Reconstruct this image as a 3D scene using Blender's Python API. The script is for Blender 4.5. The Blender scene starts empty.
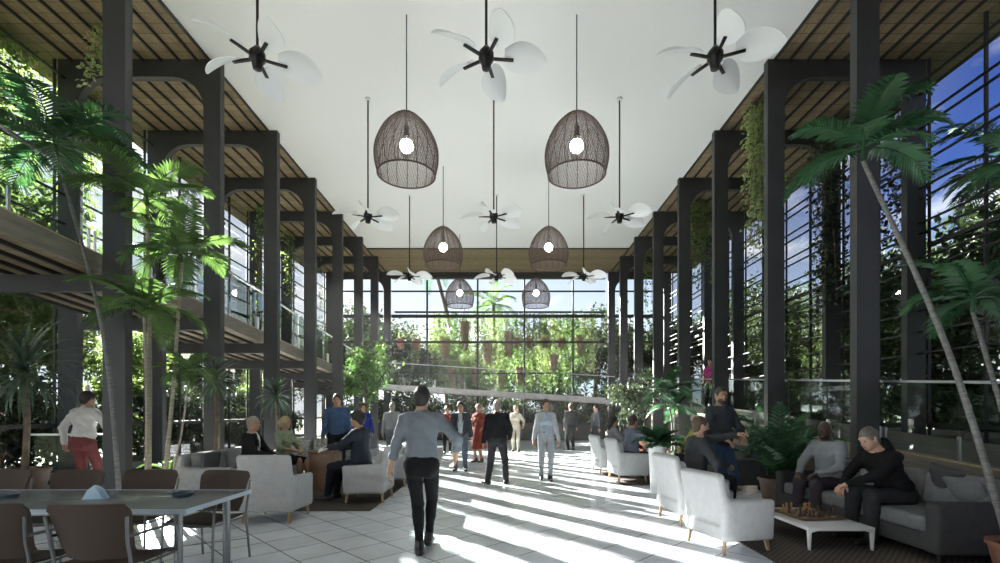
import bpy, bmesh, math, random
import numpy as np
from mathutils import Vector, Matrix, Euler
random.seed(11)
PI = math.pi
SC = bpy.context.scene
COL = SC.collection

# ------------------------------------------------------------------ camera
CAM_H = 1.5
cam_d = bpy.data.cameras.new('camera')
cam = bpy.data.objects.new('camera', cam_d)
COL.objects.link(cam)
cam.location = (0, 0, CAM_H)
cam.rotation_euler = (PI/2, 0, 0)
cam_d.sensor_width = 36
cam_d.lens = 473/1000*36
cam_d.shift_x = -0.003
cam_d.shift_y = 0.131
cam_d.clip_end = 400
SC.camera = cam

# ------------------------------------------------------------------ sky, sun, exposure
SC.view_settings.view_transform = 'Standard'
SC.view_settings.look = 'None'
SC.view_settings.gamma = 1
SC.view_settings.use_curve_mapping = False
SC.view_settings.exposure = 0.9
SKY_STRENGTH = 0.8
SUN_STRENGTH = 42.0
HAZE = 0.0018
SUN_AZ, SUN_EL = math.radians(40), math.radians(24)     # azimuth: left of straight ahead

w = bpy.data.worlds.new('sky')
SC.world = w
w.use_nodes = True
nt = w.node_tree
nt.nodes.clear()
def wn(t, **k):
    n = nt.nodes.new(t)
    for a, b in k.items(): setattr(n, a, b)
    return n
tc = wn('ShaderNodeTexCoord')
sep = wn('ShaderNodeSeparateXYZ'); nt.links.new(tc.outputs['Generated'], sep.inputs[0])
ramp = wn('ShaderNodeValToRGB')
e = ramp.color_ramp.elements
e[0].position = 0.0; e[0].color = (0.62, 0.74, 0.88, 1)
e[1].position = 0.62; e[1].color = (0.012, 0.03, 0.15, 1)
m1 = e.new(0.16); m1.color = (0.50, 0.65, 0.90, 1)
m2 = e.new(0.36); m2.color = (0.06, 0.12, 0.40, 1)
nt.links.new(sep.outputs['Z'], ramp.inputs[0])
# the sky pales towards the sun
dotn = wn('ShaderNodeVectorMath', operation='DOT_PRODUCT')
nt.links.new(tc.outputs['Generated'], dotn.inputs[0])
dotn.inputs[1].default_value = (-math.sin(SUN_AZ)*math.cos(SUN_EL), math.cos(SUN_AZ)*math.cos(SUN_EL), math.sin(SUN_EL))
glow = wn('ShaderNodeMapRange'); glow.inputs[1].default_value = 0.25; glow.inputs[2].default_value = 1.0
glow.inputs[3].default_value = 0.0; glow.inputs[4].default_value = 0.85
nt.links.new(dotn.outputs['Value'], glow.inputs[0])
mixg = wn('ShaderNodeMix', data_type='RGBA'); mixg.inputs[7].default_value = (0.80, 0.87, 0.95, 1)
nt.links.new(glow.outputs[0], mixg.inputs[0]); nt.links.new(ramp.outputs[0], mixg.inputs[6])
# clouds
mp = wn('ShaderNodeMapping'); mp.inputs['Scale'].default_value = (1.6, 1.6, 4.2); mp.inputs['Location'].default_value = (0.3, 0.1, 0.4)
nt.links.new(tc.outputs['Generated'], mp.inputs[0])
nz = wn('ShaderNodeTexNoise'); nz.inputs['Scale'].default_value = 2.3; nz.inputs['Detail'].default_value = 9; nz.inputs['Roughness'].default_value = 0.56
nt.links.new(mp.outputs[0], nz.inputs[0])
cr = wn('ShaderNodeValToRGB'); cr.color_ramp.elements[0].position = 0.46; cr.color_ramp.elements[1].position = 0.60
nt.links.new(nz.outputs['Fac'], cr.inputs[0])
fade = wn('ShaderNodeMapRange'); fade.inputs[1].default_value = 0.55; fade.inputs[2].default_value = 0.25
nt.links.new(sep.outputs['Z'], fade.inputs[0])
mul = wn('ShaderNodeMath', operation='MULTIPLY'); nt.links.new(cr.outputs[0], mul.inputs[0]); nt.links.new(fade.outputs[0], mul.inputs[1])
mixc = wn('ShaderNodeMix', data_type='RGBA'); mixc.inputs[7].default_value = (1.05, 1.06, 1.08, 1)
nt.links.new(mul.outputs[0], mixc.inputs[0]); nt.links.new(mixg.outputs[2], mixc.inputs[6])
bg = wn('ShaderNodeBackground'); bg.inputs[1].default_value = SKY_STRENGTH
nt.links.new(mixc.outputs[2], bg.inputs[0])
wo = wn('ShaderNodeOutputWorld'); nt.links.new(bg.outputs[0], wo.inputs[0])

sd = bpy.data.lights.new('sun', 'SUN'); sd.energy = SUN_STRENGTH; sd.angle = math.radians(0.6); sd.color = (1.0, 0.97, 0.935)
sun = bpy.data.objects.new('sun', sd); COL.objects.link(sun)
sdir = Vector((math.sin(SUN_AZ)*math.cos(SUN_EL), -math.cos(SUN_AZ)*math.cos(SUN_EL), -math.sin(SUN_EL)))
sun.rotation_euler = sdir.to_track_quat('-Z', 'Y').to_euler()
sun.location = (-20, 30, 25)
SC.cycles.max_bounces = 10
SC.cycles.diffuse_bounces = 5
SC.cycles.glossy_bounces = 3
SC.cycles.transparent_max_bounces = 24
SC.cycles.sample_clamp_indirect = 12
SC.cycles.caustics_reflective = False
SC.cycles.caustics_refractive = False

# ------------------------------------------------------------------ materials
MATS = {}
def mat(name, col, rough=0.6, metal=0.0, noise=None, bump=None, trans=0.0, emit=None, spec=0.5, stretch=None):
    """noise=(scale, amount): albedo variation; bump=(scale, strength)"""
    if name in MATS: return MATS[name]
    m = bpy.data.materials.new(name); m.use_nodes = True
    t = m.node_tree; b = t.nodes['Principled BSDF']
    b.inputs['Base Color'].default_value = (*col, 1)
    b.inputs['Roughness'].default_value = rough
    b.inputs['Metallic'].default_value = metal
    b.inputs['Specular IOR Level'].default_value = spec
    crd = t.nodes.new('ShaderNodeTexCoord')
    src = crd.outputs['Object']
    if stretch:
        mpn = t.nodes.new('ShaderNodeMapping'); mpn.inputs['Scale'].default_value = stretch
        t.links.new(src, mpn.inputs[0]); src = mpn.outputs[0]
    colour = None
    if noise:
        n = t.nodes.new('ShaderNodeTexNoise'); n.inputs['Scale'].default_value = noise[0]; n.inputs['Detail'].default_value = 5
        t.links.new(src, n.inputs[0])
        mx = t.nodes.new('ShaderNodeMix'); mx.data_type = 'RGBA'
        a = noise[1]
        mx.inputs[6].default_value = (*[max(0, c*(1-a)) for c in col], 1)
        mx.inputs[7].default_value = (*[min(1, c*(1+a)) for c in col], 1)
        mr = t.nodes.new('ShaderNodeMapRange'); mr.inputs[1].default_value = 0.3; mr.inputs[2].default_value = 0.7
        t.links.new(n.outputs['Fac'], mr.inputs[0]); t.links.new(mr.outputs[0], mx.inputs[0])
        t.links.new(mx.outputs[2], b.inputs['Base Color']); colour = mx.outputs[2]
    if bump:
        n2 = t.nodes.new('ShaderNodeTexNoise'); n2.inputs['Scale'].default_value = bump[0]; n2.inputs['Detail'].default_value = 3
        t.links.new(src, n2.inputs[0])
        bp = t.nodes.new('ShaderNodeBump'); bp.inputs['Strength'].default_value = bump[1]; bp.inputs['Distance'].default_value = 0.01
        t.links.new(n2.outputs['Fac'], bp.inputs['Height']); t.links.new(bp.outputs[0], b.inputs['Normal'])
    if trans > 0:
        tr = t.nodes.new('ShaderNodeBsdfTranslucent')
        tr.inputs[0].default_value = (*[min(1, c*1.6) for c in col], 1)
        if colour:
            g = t.nodes.new('ShaderNodeMix'); g.data_type = 'RGBA'; g.blend_type = 'MULTIPLY'; g.inputs[0].default_value = 1
            g.inputs[7].default_value = (1.45, 1.45, 1.05, 1); t.links.new(colour, g.inputs[6]); t.links.new(g.outputs[2], tr.inputs[0])
        ms = t.nodes.new('ShaderNodeMixShader'); ms.inputs[0].default_value = trans
        t.links.new(b.outputs[0], ms.inputs[1]); t.links.new(tr.outputs[0], ms.inputs[2])
        t.links.new(ms.outputs[0], t.nodes['Material Output'].inputs[0])
    if emit:
        b.inputs['Emission Color'].default_value = (*emit[0], 1); b.inputs['Emission Strength'].default_value = emit[1]
    MATS[name] = m
    return m

def glass(name, tint=(0.975, 0.985, 0.98), refl=0.5):
    if name in MATS: return MATS[name]
    m = bpy.data.materials.new(name); m.use_nodes = True
    t = m.node_tree; t.nodes.clear()
    tr = t.nodes.new('ShaderNodeBsdfTransparent'); tr.inputs[0].default_value = (*tint, 1)
    gl = t.nodes.new('ShaderNodeBsdfGlossy'); gl.inputs['Roughness'].default_value = 0.02
    lw = t.nodes.new('ShaderNodeLayerWeight'); lw.inputs[0].default_value = 0.18
    mu = t.nodes.new('ShaderNodeMath'); mu.operation = 'MULTIPLY'; mu.inputs[1].default_value = refl
    t.links.new(lw.outputs['Fresnel'], mu.inputs[0])
    ms = t.nodes.new('ShaderNodeMixShader'); t.links.new(mu.outputs[0], ms.inputs[0])
    t.links.new(tr.outputs[0], ms.inputs[1]); t.links.new(gl.outputs[0], ms.inputs[2])
    o = t.nodes.new('ShaderNodeOutputMaterial'); t.links.new(ms.outputs[0], o.inputs[0])
    MATS[name] = m
    return m

def tile_mat():
    m = bpy.data.materials.new('diagonal_floor_tiles'); m.use_nodes = True
    t = m.node_tree; b = t.nodes['Principled BSDF']
    c = t.nodes.new('ShaderNodeTexCoord')
    T = 0.4865
    mp = t.nodes.new('ShaderNodeMapping'); mp.vector_type = 'POINT'
    mp.inputs['Rotation'].default_value = (0, 0, -PI/4)
    mp.inputs['Scale'].default_value = (1/T, 1/T, 1/T)
    # rotation by -45 deg: u=(x+y)/sqrt2, v=(y-x)/sqrt2
    mp.inputs['Location'].default_value = (-0.4545/T, -0.461/T, 0)
    t.links.new(c.outputs['Object'], mp.inputs[0])
    br = t.nodes.new('ShaderNodeTexBrick'); br.offset = 0; br.squash = 1
    br.inputs['Scale'].default_value = 1; br.inputs['Brick Width'].default_value = 1; br.inputs['Row Height'].default_value = 1
    br.inputs['Mortar Size'].default_value = 0.013; br.inputs['Mortar Smooth'].default_value = 0.1
    br.inputs['Color1'].default_value = (0.72, 0.76, 0.81, 1); br.inputs['Color2'].default_value = (0.78, 0.82, 0.87, 1)
    br.inputs['Mortar'].default_value = (0.10, 0.10, 0.11, 1)
    t.links.new(mp.outputs[0], br.inputs['Vector'])
    n = t.nodes.new('ShaderNodeTexNoise'); n.inputs['Scale'].default_value = 2.5; n.inputs['Detail'].default_value = 8
    t.links.new(c.outputs['Object'], n.inputs[0])
    mr = t.nodes.new('ShaderNodeMapRange'); mr.inputs[1].default_value = .3; mr.inputs[2].default_value = .7; mr.inputs[3].default_value = .86; mr.inputs[4].default_value = 1.04
    t.links.new(n.outputs['Fac'], mr.inputs[0])
    mx = t.nodes.new('ShaderNodeMix'); mx.data_type = 'RGBA'; mx.blend_type = 'MULTIPLY'; mx.inputs[0].default_value = 1
    t.links.new(br.outputs['Color'], mx.inputs[6]); t.links.new(mr.outputs[0], mx.inputs[7])
    t.links.new(mx.outputs[2], b.inputs['Base Color'])
    b.inputs['Roughness'].default_value = 0.24
    b.inputs['Specular IOR Level'].default_value = 0.5
    return m

def wood_mat(name, a, b_, scale=(1, 1, 1), rough=0.5, plank=None):
    """wood grain; plank=(width, axis) adds board joints"""
    m = bpy.data.materials.new(name); m.use_nodes = True
    t = m.node_tree; b = t.nodes['Principled BSDF']
    c = t.nodes.new('ShaderNodeTexCoord')
    mp = t.nodes.new('ShaderNodeMapping'); mp.inputs['Scale'].default_value = scale
    t.links.new(c.outputs['Object'], mp.inputs[0])
    n = t.nodes.new('ShaderNodeTexNoise'); n.inputs['Scale'].default_value = 6; n.inputs['Detail'].default_value = 8; n.inputs['Roughness'].default_value = 0.65
    t.links.new(mp.outputs[0], n.inputs[0])
    r = t.nodes.new('ShaderNodeValToRGB'); r.color_ramp.elements[0].position = .32; r.color_ramp.elements[1].position = .68
    r.color_ramp.elements[0].color = (*a, 1); r.color_ramp.elements[1].color = (*b_, 1)
    t.links.new(n.outputs['Fac'], r.inputs[0])
    out = r.outputs[0]
    if plank:
        br = t.nodes.new('ShaderNodeTexBrick'); br.offset = 0.5
        br.inputs['Scale'].default_value = 1; br.inputs['Brick Width'].default_value = plank[0]; br.inputs['Row Height'].default_value = plank[1]
        br.inputs['Mortar Size'].default_value = 0.006
        br.inputs['Color1'].default_value = (1, 1, 1, 1); br.inputs['Color2'].default_value = (.72, .72, .72, 1); br.inputs['Mortar'].default_value = (.15, .15, .15, 1)
        t.links.new(c.outputs['Object'], br.inputs['Vector'])
        mx = t.nodes.new('ShaderNodeMix'); mx.data_type = 'RGBA'; mx.blend_type = 'MULTIPLY'; mx.inputs[0].default_value = 1
        t.links.new(out, mx.inputs[6]); t.links.new(br.outputs['Color'], mx.inputs[7]); out = mx.outputs[2]
    t.links.new(out, b.inputs['Base Color'])
    b.inputs['Roughness'].default_value = rough
    MATS[name] = m
    return m

def checker_mat(name, c1, c2, size, rough=0.4):
    m = bpy.data.materials.new(name); m.use_nodes = True
    t = m.node_tree; b = t.nodes['Principled BSDF']
    c = t.nodes.new('ShaderNodeTexCoord')
    k = t.nodes.new('ShaderNodeTexChecker'); k.inputs['Scale'].default_value = 1/size
    k.inputs['Color1'].default_value = (*c1, 1); k.inputs['Color2'].default_value = (*c2, 1)
    mp = t.nodes.new('ShaderNodeMapping'); mp.inputs['Location'].default_value = (0, 0, size*.5)
    t.links.new(c.outputs['Object'], mp.inputs[0]); t.links.new(mp.outputs[0], k.inputs[0])
    t.links.new(k.outputs[0], b.inputs['Base Color']); b.inputs['Roughness'].default_value = rough
    MATS[name] = m
    return m

# ------------------------------------------------------------------ mesh helpers
class MB:
    """collects shapes, builds ONE mesh object"""
    def __init__(s): s.v = []; s.f = []
    def add(s, vs, fs):
        o = len(s.v); s.v += [tuple(p) for p in vs]; s.f += [tuple(i+o for i in f) for f in fs]
        return s
    def box(s, lo, hi):
        x0, y0, z0 = lo; x1, y1, z1 = hi
        return s.add([(x0,y0,z0),(x1,y0,z0),(x1,y1,z0),(x0,y1,z0),(x0,y0,z1),(x1,y0,z1),(x1,y1,z1),(x0,y1,z1)],
                     [(0,3,2,1),(4,5,6,7),(0,1,5,4),(1,2,6,5),(2,3,7,6),(3,0,4,7)])
    def bar(s, a, b, wx, wz):
        """square bar from a to b"""
        a = Vector(a); b = Vector(b); d = (b-a).normalized()
        u = d.cross(Vector((0,0,1)))
        if u.length < 1e-4: u = Vector((1,0,0))
        u.normalize(); n = u.cross(d)
        vs = []
        for p in (a, b):
            for su, sn in ((-1,-1),(1,-1),(1,1),(-1,1)): vs.append(p + u*su*wx/2 + n*sn*wz/2)
        return s.add(vs, [(0,1,2,3),(7,6,5,4),(0,4,5,1),(1,5,6,2),(2,6,7,3),(3,7,4,0)])
    def tube(s, pts, r, n=8, r2=None, cap=True):
        pts = [Vector(p) for p in pts]; m = len(pts); vs = []
        ref = None
        for i, p in enumerate(pts):
            d = (pts[min(i+1, m-1)] - pts[max(i-1, 0)]).normalized()
            if ref is None:
                ref = Vector((0,0,1)) if abs(d.z) < .9 else Vector((1,0,0))
            u = (ref - d*ref.dot(d)).normalized(); ref = u; w_ = d.cross(u)
            rr = r if r2 is None else r + (r2-r)*i/(m-1)
            if isinstance(r, (list, tuple)): rr = r[i]
            for k in range(n):
                a = 2*PI*k/n; vs.append(p + (u*math.cos(a) + w_*math.sin(a))*rr)
        fs = []
        for i in range(m-1):
            for k in range(n): fs.append((i*n+k, i*n+(k+1)%n, (i+1)*n+(k+1)%n, (i+1)*n+k))
        if cap: fs += [tuple(reversed(range(n))), tuple(range((m-1)*n, m*n))]
        return s.add(vs, fs)
    def lathe(s, prof, n=20, c=(0,0,0), cap=True):
        vs = []; m = len(prof)
        for r, z in prof:
            for k in range(n):
                a = 2*PI*k/n; vs.append((c[0]+r*math.cos(a), c[1]+r*math.sin(a), c[2]+z))
        fs = []
        for i in range(m-1):
            for k in range(n): fs.append((i*n+k, i*n+(k+1)%n, (i+1)*n+(k+1)%n, (i+1)*n+k))
        if cap: fs += [tuple(reversed(range(n))), tuple(range((m-1)*n, m*n))]
        return s.add(vs, fs)
    def sphere(s, c, r, n=12, m=8):
        if not isinstance(r, tuple): r = (r,r,r)
        vs = [(c[0], c[1], c[2]-r[2])]
        for i in range(1, m):
            t = PI*i/m
            for k in range(n):
                a = 2*PI*k/n; vs.append((c[0]+r[0]*math.sin(t)*math.cos(a), c[1]+r[1]*math.sin(t)*math.sin(a), c[2]-r[2]*math.cos(t)))
        vs.append((c[0], c[1], c[2]+r[2])); fs = []
        for k in range(n): fs.append((0, 1+(k+1)%n, 1+k))
        for i in range(m-2):
            for k in range(n): fs.append((1+i*n+k, 1+i*n+(k+1)%n, 1+(i+1)*n+(k+1)%n, 1+(i+1)*n+k))
        L = len(vs)-1; o = 1+(m-2)*n
        for k in range(n): fs.append((o+k, o+(k+1)%n, L))
        return s.add(vs, fs)
    def prism(s, poly, y0, y1, axes='xz'):
        """extrude a polygon given in two axes along the third"""
        def P(p, q):
            if axes == 'xz': return (p[0], q, p[1])
            if axes == 'yz': return (q, p[0], p[1])
            return (p[0], p[1], q)
        n = len(poly)
        vs = [P(p, y0) for p in poly] + [P(p, y1) for p in poly]
        fs = [tuple(range(n)), tuple(reversed(range(n, 2*n)))]
        for i in range(n): fs.append((i, i+n, (i+1)%n+n, (i+1)%n))
        return s.add(vs, fs)
    def build(s, name, m, parent=None, smooth=False, bevel=0, seg=2, loc=None, norm=True):
        me = bpy.data.meshes.new(name); me.from_pydata(s.v, [], s.f)
        if norm or bevel:
            bm = bmesh.new(); bm.from_mesh(me)
            bmesh.ops.recalc_face_normals(bm, faces=bm.faces)
            if bevel:
                ed = [e_ for e_ in bm.edges if len(e_.link_faces) == 2 and e_.calc_face_angle(0) > .5]
                bmesh.ops.bevel(bm, geom=ed, offset=bevel, segments=seg, affect='EDGES', profile=.5)
            bm.to_mesh(me); bm.free()
        me.materials.append(m)
        if smooth or bevel:
            me.polygons.foreach_set('use_smooth', [True]*len(me.polygons))
            if bevel or smooth == 'auto': me.set_sharp_from_angle(angle=.7)
        o = bpy.data.objects.new(name, me); COL.objects.link(o)
        if parent: o.parent = parent
        if loc: o.location = loc
        return o

def arr_obj(name, v, q, m, parent=None, smooth=True):
    """object from numpy verts and quads"""
    me = bpy.data.meshes.new(name)
    me.vertices.add(len(v)); me.vertices.foreach_set('co', np.asarray(v, np.float32).ravel())
    k = q.shape[1]
    me.loops.add(q.size); me.loops.foreach_set('vertex_index', q.astype(np.int32).ravel())
    me.polygons.add(len(q)); me.polygons.foreach_set('loop_start', np.arange(0, q.size, k, dtype=np.int32))
    me.polygons.foreach_set('use_smooth', np.full(len(q), smooth))
    me.update(calc_edges=True); me.validate()
    me.materials.append(m)
    o = bpy.data.objects.new(name, me); COL.objects.link(o)
    if parent: o.parent = parent
    return o

def tag(o, label=None, cat=None, group=None, kind=None):
    if label: o['label'] = label
    if cat: o['category'] = cat
    if group: o['group'] = group
    if kind: o['kind'] = kind
    return o
def empty(name, loc, rz=0, label=None, cat=None, group=None, kind=None):
    o = bpy.data.objects.new(name, None); COL.objects.link(o)
    o.empty_display_size = .1
    o.location = loc; o.rotation_euler = (0, 0, rz)
    return tag(o, label, cat, group, kind)
def copy_tree(o, parent=None):
    c = o.copy(); COL.objects.link(c); c.parent = parent
    for ch in list(o.children): copy_tree(ch, c)
    return c
def dup(root, loc, rz, label, group=None, scale=None):
    c = copy_tree(root); c.location = loc; c.rotation_euler = (0, 0, rz); c['label'] = label
    if group: c['group'] = group
    if scale: c.scale = (scale,)*3
    return c

# ------------------------------------------------------------------ soft shapes: signed distances -> surface nets
def smin(a, b, k):
    h = np.maximum(k - np.abs(a-b), 0)/k
    return np.minimum(a, b) - h*h*k*.25
class Cap:      # tapered capsule
    def __init__(s, a, b, ra, rb, k=.03):
        s.a = np.array(a, float); s.b = np.array(b, float); s.ra = ra; s.rb = rb; s.k = k
    def inf(s, t, k=None): return Cap(s.a, s.b, s.ra+t, s.rb+t, s.k if k is None else k)
    def cut(s, t): return Cap(s.a, s.a+(s.b-s.a)*t, s.ra, s.ra+(s.rb-s.ra)*t, s.k)
    def box(s):
        r = max(s.ra, s.rb); return np.minimum(s.a, s.b)-r, np.maximum(s.a, s.b)+r
    def d(s, X, Y, Z):
        ba = s.b-s.a; L = ba@ba+1e-9
        px, py, pz = X-s.a[0], Y-s.a[1], Z-s.a[2]
        t = np.clip((px*ba[0]+py*ba[1]+pz*ba[2])/L, 0, 1)
        return np.sqrt((px-t*ba[0])**2+(py-t*ba[1])**2+(pz-t*ba[2])**2) - (s.ra+(s.rb-s.ra)*t)
class Ell:      # ellipsoid with axes in the columns of R
    def __init__(s, c, r, R=None, k=.04):
        s.c = np.array(c, float); s.r = np.array(r, float); s.R = np.eye(3) if R is None else R; s.k = k
    def inf(s, t, k=None): return Ell(s.c, s.r+t, s.R, s.k if k is None else k)
    def box(s):
        m = s.r.max(); return s.c-m, s.c+m
    def d(s, X, Y, Z):
        px, py, pz = X-s.c[0], Y-s.c[1], Z-s.c[2]
        q = [px*s.R[0,i]+py*s.R[1,i]+pz*s.R[2,i] for i in range(3)]
        k0 = np.sqrt(sum((q[i]/s.r[i])**2 for i in range(3)))
        k1 = np.sqrt(sum((q[i]/s.r[i]**2)**2 for i in range(3)))+1e-6
        return k0*(k0-1)/k1
class RBox:     # rounded box with axes in the columns of R
    def __init__(s, c, h, r=.03, R=None, k=.02):
        s.c = np.array(c, float); s.h = np.array(h, float); s.r_ = r; s.R = np.eye(3) if R is None else R; s.k = k
    def inf(s, t, k=None): return RBox(s.c, s.h+t, s.r_, s.R, s.k)
    def box(s):
        m = np.abs(s.R)@s.h; return s.c-m, s.c+m
    def d(s, X, Y, Z):
        px, py, pz = X-s.c[0], Y-s.c[1], Z-s.c[2]
        q = [np.abs(px*s.R[0,i]+py*s.R[1,i]+pz*s.R[2,i])-(s.h[i]-s.r_) for i in range(3)]
        o = np.sqrt(sum(np.maximum(a, 0)**2 for a in q))
        return o + np.minimum(np.maximum(np.maximum(q[0], q[1]), q[2]), 0) - s.r_
def rotm(ax, a):
    return np.array(Matrix.Rotation(a, 3, ax))
def surf(groups, h, sub=(), wob=0.0, gk=.02):
    """groups: list of (prims, cuts); cuts = [(point, outward normal)]; returns verts, quads"""
    lo = np.min([p.box()[0] for g in groups for p in g[0]], axis=0)-3*h
    hi = np.max([p.box()[1] for g in groups for p in g[0]], axis=0)+3*h
    n = np.ceil((hi-lo)/h).astype(int)+1
    ax = [lo[i]+h*np.arange(n[i]) for i in range(3)]
    G = None
    def sub_idx(p, m):
        a, b = p.box(); a = np.clip(((a-m-lo)/h).astype(int), 0, n-1); b = np.clip(((b+m-lo)/h).astype(int)+2, 1, n)
        return tuple(slice(a[i], b[i]) for i in range(3))
    def coords(sl):
        return np.ix_(ax[0][sl[0]], ax[1][sl[1]], ax[2][sl[2]])
    for prims, cuts in groups:
        g = np.full(n, .5, np.float32)
        for p in prims:
            sl = sub_idx(p, p.k+3*h); X, Y, Z = coords(sl)
            g[sl] = smin(g[sl], p.d(X, Y, Z), p.k)
        if wob:
            X, Y, Z = np.ix_(*ax)
            g = g + (wob*(np.sin(41*X+17*Z+9*Y)*np.sin(23*Z-13*X+31*Y)+.5*np.sin(67*Z+29*X)*np.sin(53*Y))).astype(np.float32)
        for c, nn in cuts:
            X, Y, Z = np.ix_(*ax)
            g = np.maximum(g, ((X-c[0])*nn[0]+(Y-c[1])*nn[1]+(Z-c[2])*nn[2]).astype(np.float32))
        G = g if G is None else smin(G, g, gk)
    for p in sub:
        sl = sub_idx(p, 3*h); X, Y, Z = coords(sl)
        G[sl] = np.maximum(G[sl], -p.d(X, Y, Z))
    S = G < 0
    C = np.zeros(np.array(n)-1, np.int8)
    offs = [(i, j, k) for i in (0,1) for j in (0,1) for k in (0,1)]
    for o in offs:
        C += S[o[0]:n[0]-1+o[0], o[1]:n[1]-1+o[1], o[2]:n[2]-1+o[2]]
    mask = (C > 0) & (C < 8)
    ids = np.argwhere(mask)
    num = np.full(mask.shape, -1, np.int64); num[mask] = np.arange(len(ids))
    acc = np.zeros((len(ids), 3)); cnt = np.zeros(len(ids))
    for a in offs:
        for d_ in range(3):
            if a[d_] == 0:
                b = list(a); b[d_] = 1
                va = G[ids[:,0]+a[0], ids[:,1]+a[1], ids[:,2]+a[2]]; vb = G[ids[:,0]+b[0], ids[:,1]+b[1], ids[:,2]+b[2]]
                x = (va < 0) != (vb < 0)
                t = np.where(x, va/np.where(x, va-vb, 1), 0)
                p = np.tile(np.array(a, float), (len(ids), 1)); p[:, d_] += t
                acc[x] += p[x]; cnt[x] += 1
    V = (ids + acc/np.maximum(cnt, 1)[:, None])*h + lo
    Q = []
    for d_ in range(3):
        u, w_ = [(1,2),(2,0),(0,1)][d_]
        sa = [slice(0, n[i]) for i in range(3)]; sb = list(sa)
        sa[d_] = slice(0, n[d_]-1); sb[d_] = slice(1, n[d_])
        A = S[tuple(sa)]; B = S[tuple(sb)]
        ed = np.argwhere(A != B)
        if not len(ed): continue
        ok = (ed[:, u] > 0) & (ed[:, w_] > 0) & (ed[:, u] < n[u]-1) & (ed[:, w_] < n[w_]-1)
        ed = ed[ok]
        def cell(du, dw):
            e_ = ed.copy(); e_[:, u] += du; e_[:, w_] += dw
            return num[e_[:,0], e_[:,1], e_[:,2]]
        q = np.stack([cell(-1,-1), cell(0,-1), cell(0,0), cell(-1,0)], 1)
        flip = ~A[ed[:,0], ed[:,1], ed[:,2]]
        q[flip] = q[flip][:, ::-1]
        Q.append(q)
    Q = np.concatenate(Q); Q = Q[(Q >= 0).all(1)]
    return V, Q
def soft(name, prims, h, m, parent=None, sub=(), wob=0.0, cuts=()):
    v, q = surf([(prims, list(cuts))], h, sub, wob)
    return arr_obj(name, v, q, m, parent)
ORD = ['first', 'second', 'third', 'fourth', 'fifth', 'sixth', 'seventh', 'eighth', 'ninth', 'tenth', 'eleventh', 'twelfth', 'thirteenth', 'fourteenth', 'fifteenth', 'sixteenth']
# ================================================================== THE HALL
dark = mat('dark_painted_steel', (0.037, 0.038, 0.040), rough=.5, noise=(3, .15))
bar_m = mat('black_bar_steel', (0.018, 0.018, 0.019), rough=.5)
white_m = mat('white_ceiling_plaster', (0.86, 0.86, 0.84), rough=.8)
soffit_m = wood_mat('timber_soffit_boards', (0.21, 0.155, 0.088), (0.36, 0.275, 0.165), (3.0, .5, 1), .6, plank=(9.0, .24))
ramp_wood = wood_mat('weathered_ramp_boards', (0.15, 0.135, 0.11), (0.27, 0.245, 0.20), (1.0, .2, 1), .6)
concrete = mat('pale_concrete', (0.50, 0.49, 0.47), rough=.7, noise=(4, .18))
glass_m = glass('window_glass')
bal_m = glass('balustrade_glass', (0.88, 0.93, 0.91), .75)
chrome = mat('brushed_steel', (0.55, 0.56, 0.58), rough=.28, metal=1)

YS = [4.98 + 2.53*i for i in range(9)]           # the nine portal frames; the last carries the end window
XL_IN, XL_OUT, XR_IN, XR_OUT = -6.0, -9.45, 5.62, 8.98
CEIL = 9.0
CW, CT = .36, .15

floor = MB().box((-11.2, -4, -.2), (10.8, 26.2, 0)).build('floor', tile_mat())
tag(floor, 'pale stone floor of square tiles laid diagonally', kind='structure')
c = MB().box((-6.22, -4, CEIL), (5.75, 21.57, CEIL+.25)).build('ceiling', white_m)
tag(c, 'high white plaster ceiling over the middle of the hall', kind='structure')

tag(MB().box((-11.2, -4.2, 0), (10.8, -4, CEIL+.25)).build('light_blocking_wall', mat('dark_light_blocker', (.16,.155,.15), rough=.8, noise=(2,.1))), 'added dark wall behind the viewer that cuts the light', kind='structure')  # unseen wall, added to keep sky light off the column fronts
def soffit(name, lo, hi, xs, label):
    o = tag(MB().box(lo, hi).build(name, soffit_m), label, kind='structure')
    if xs:
        mb = MB()
        for x in xs: mb.box((x-.015, lo[1], CEIL-.06), (x+.015, hi[1], CEIL-.0))
        mb.build('slat', bar_m, o)
    return o
soffit('ceiling_left', (-10.3, -4, CEIL), (-6.24, 25.5, CEIL+.25), [-9.15+.38*i for i in range(8)], 'timber soffit with dark slats over the left aisle')
soffit('ceiling_right', (5.77, -4, CEIL), (9.9, 25.5, CEIL+.25), [6.08+.38*i for i in range(8)], 'timber soffit with dark slats over the right aisle')
soffit('ceiling_far', (-6.22, 21.6, CEIL), (5.75, 25.5, CEIL+.25), None, 'timber soffit band before the end window')
for nm, x in (('trim_1', -6.23), ('trim_2', 5.76)):
    tag(MB().box((x-.02, -4, CEIL-.05), (x+.02, 25.5, CEIL+.02)).build(nm, bar_m), kind='structure')
tag(MB().box((-6.22, 21.56, CEIL-.05), (5.75, 21.61, CEIL+.02)).build('trim_3', bar_m), kind='structure')

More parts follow.
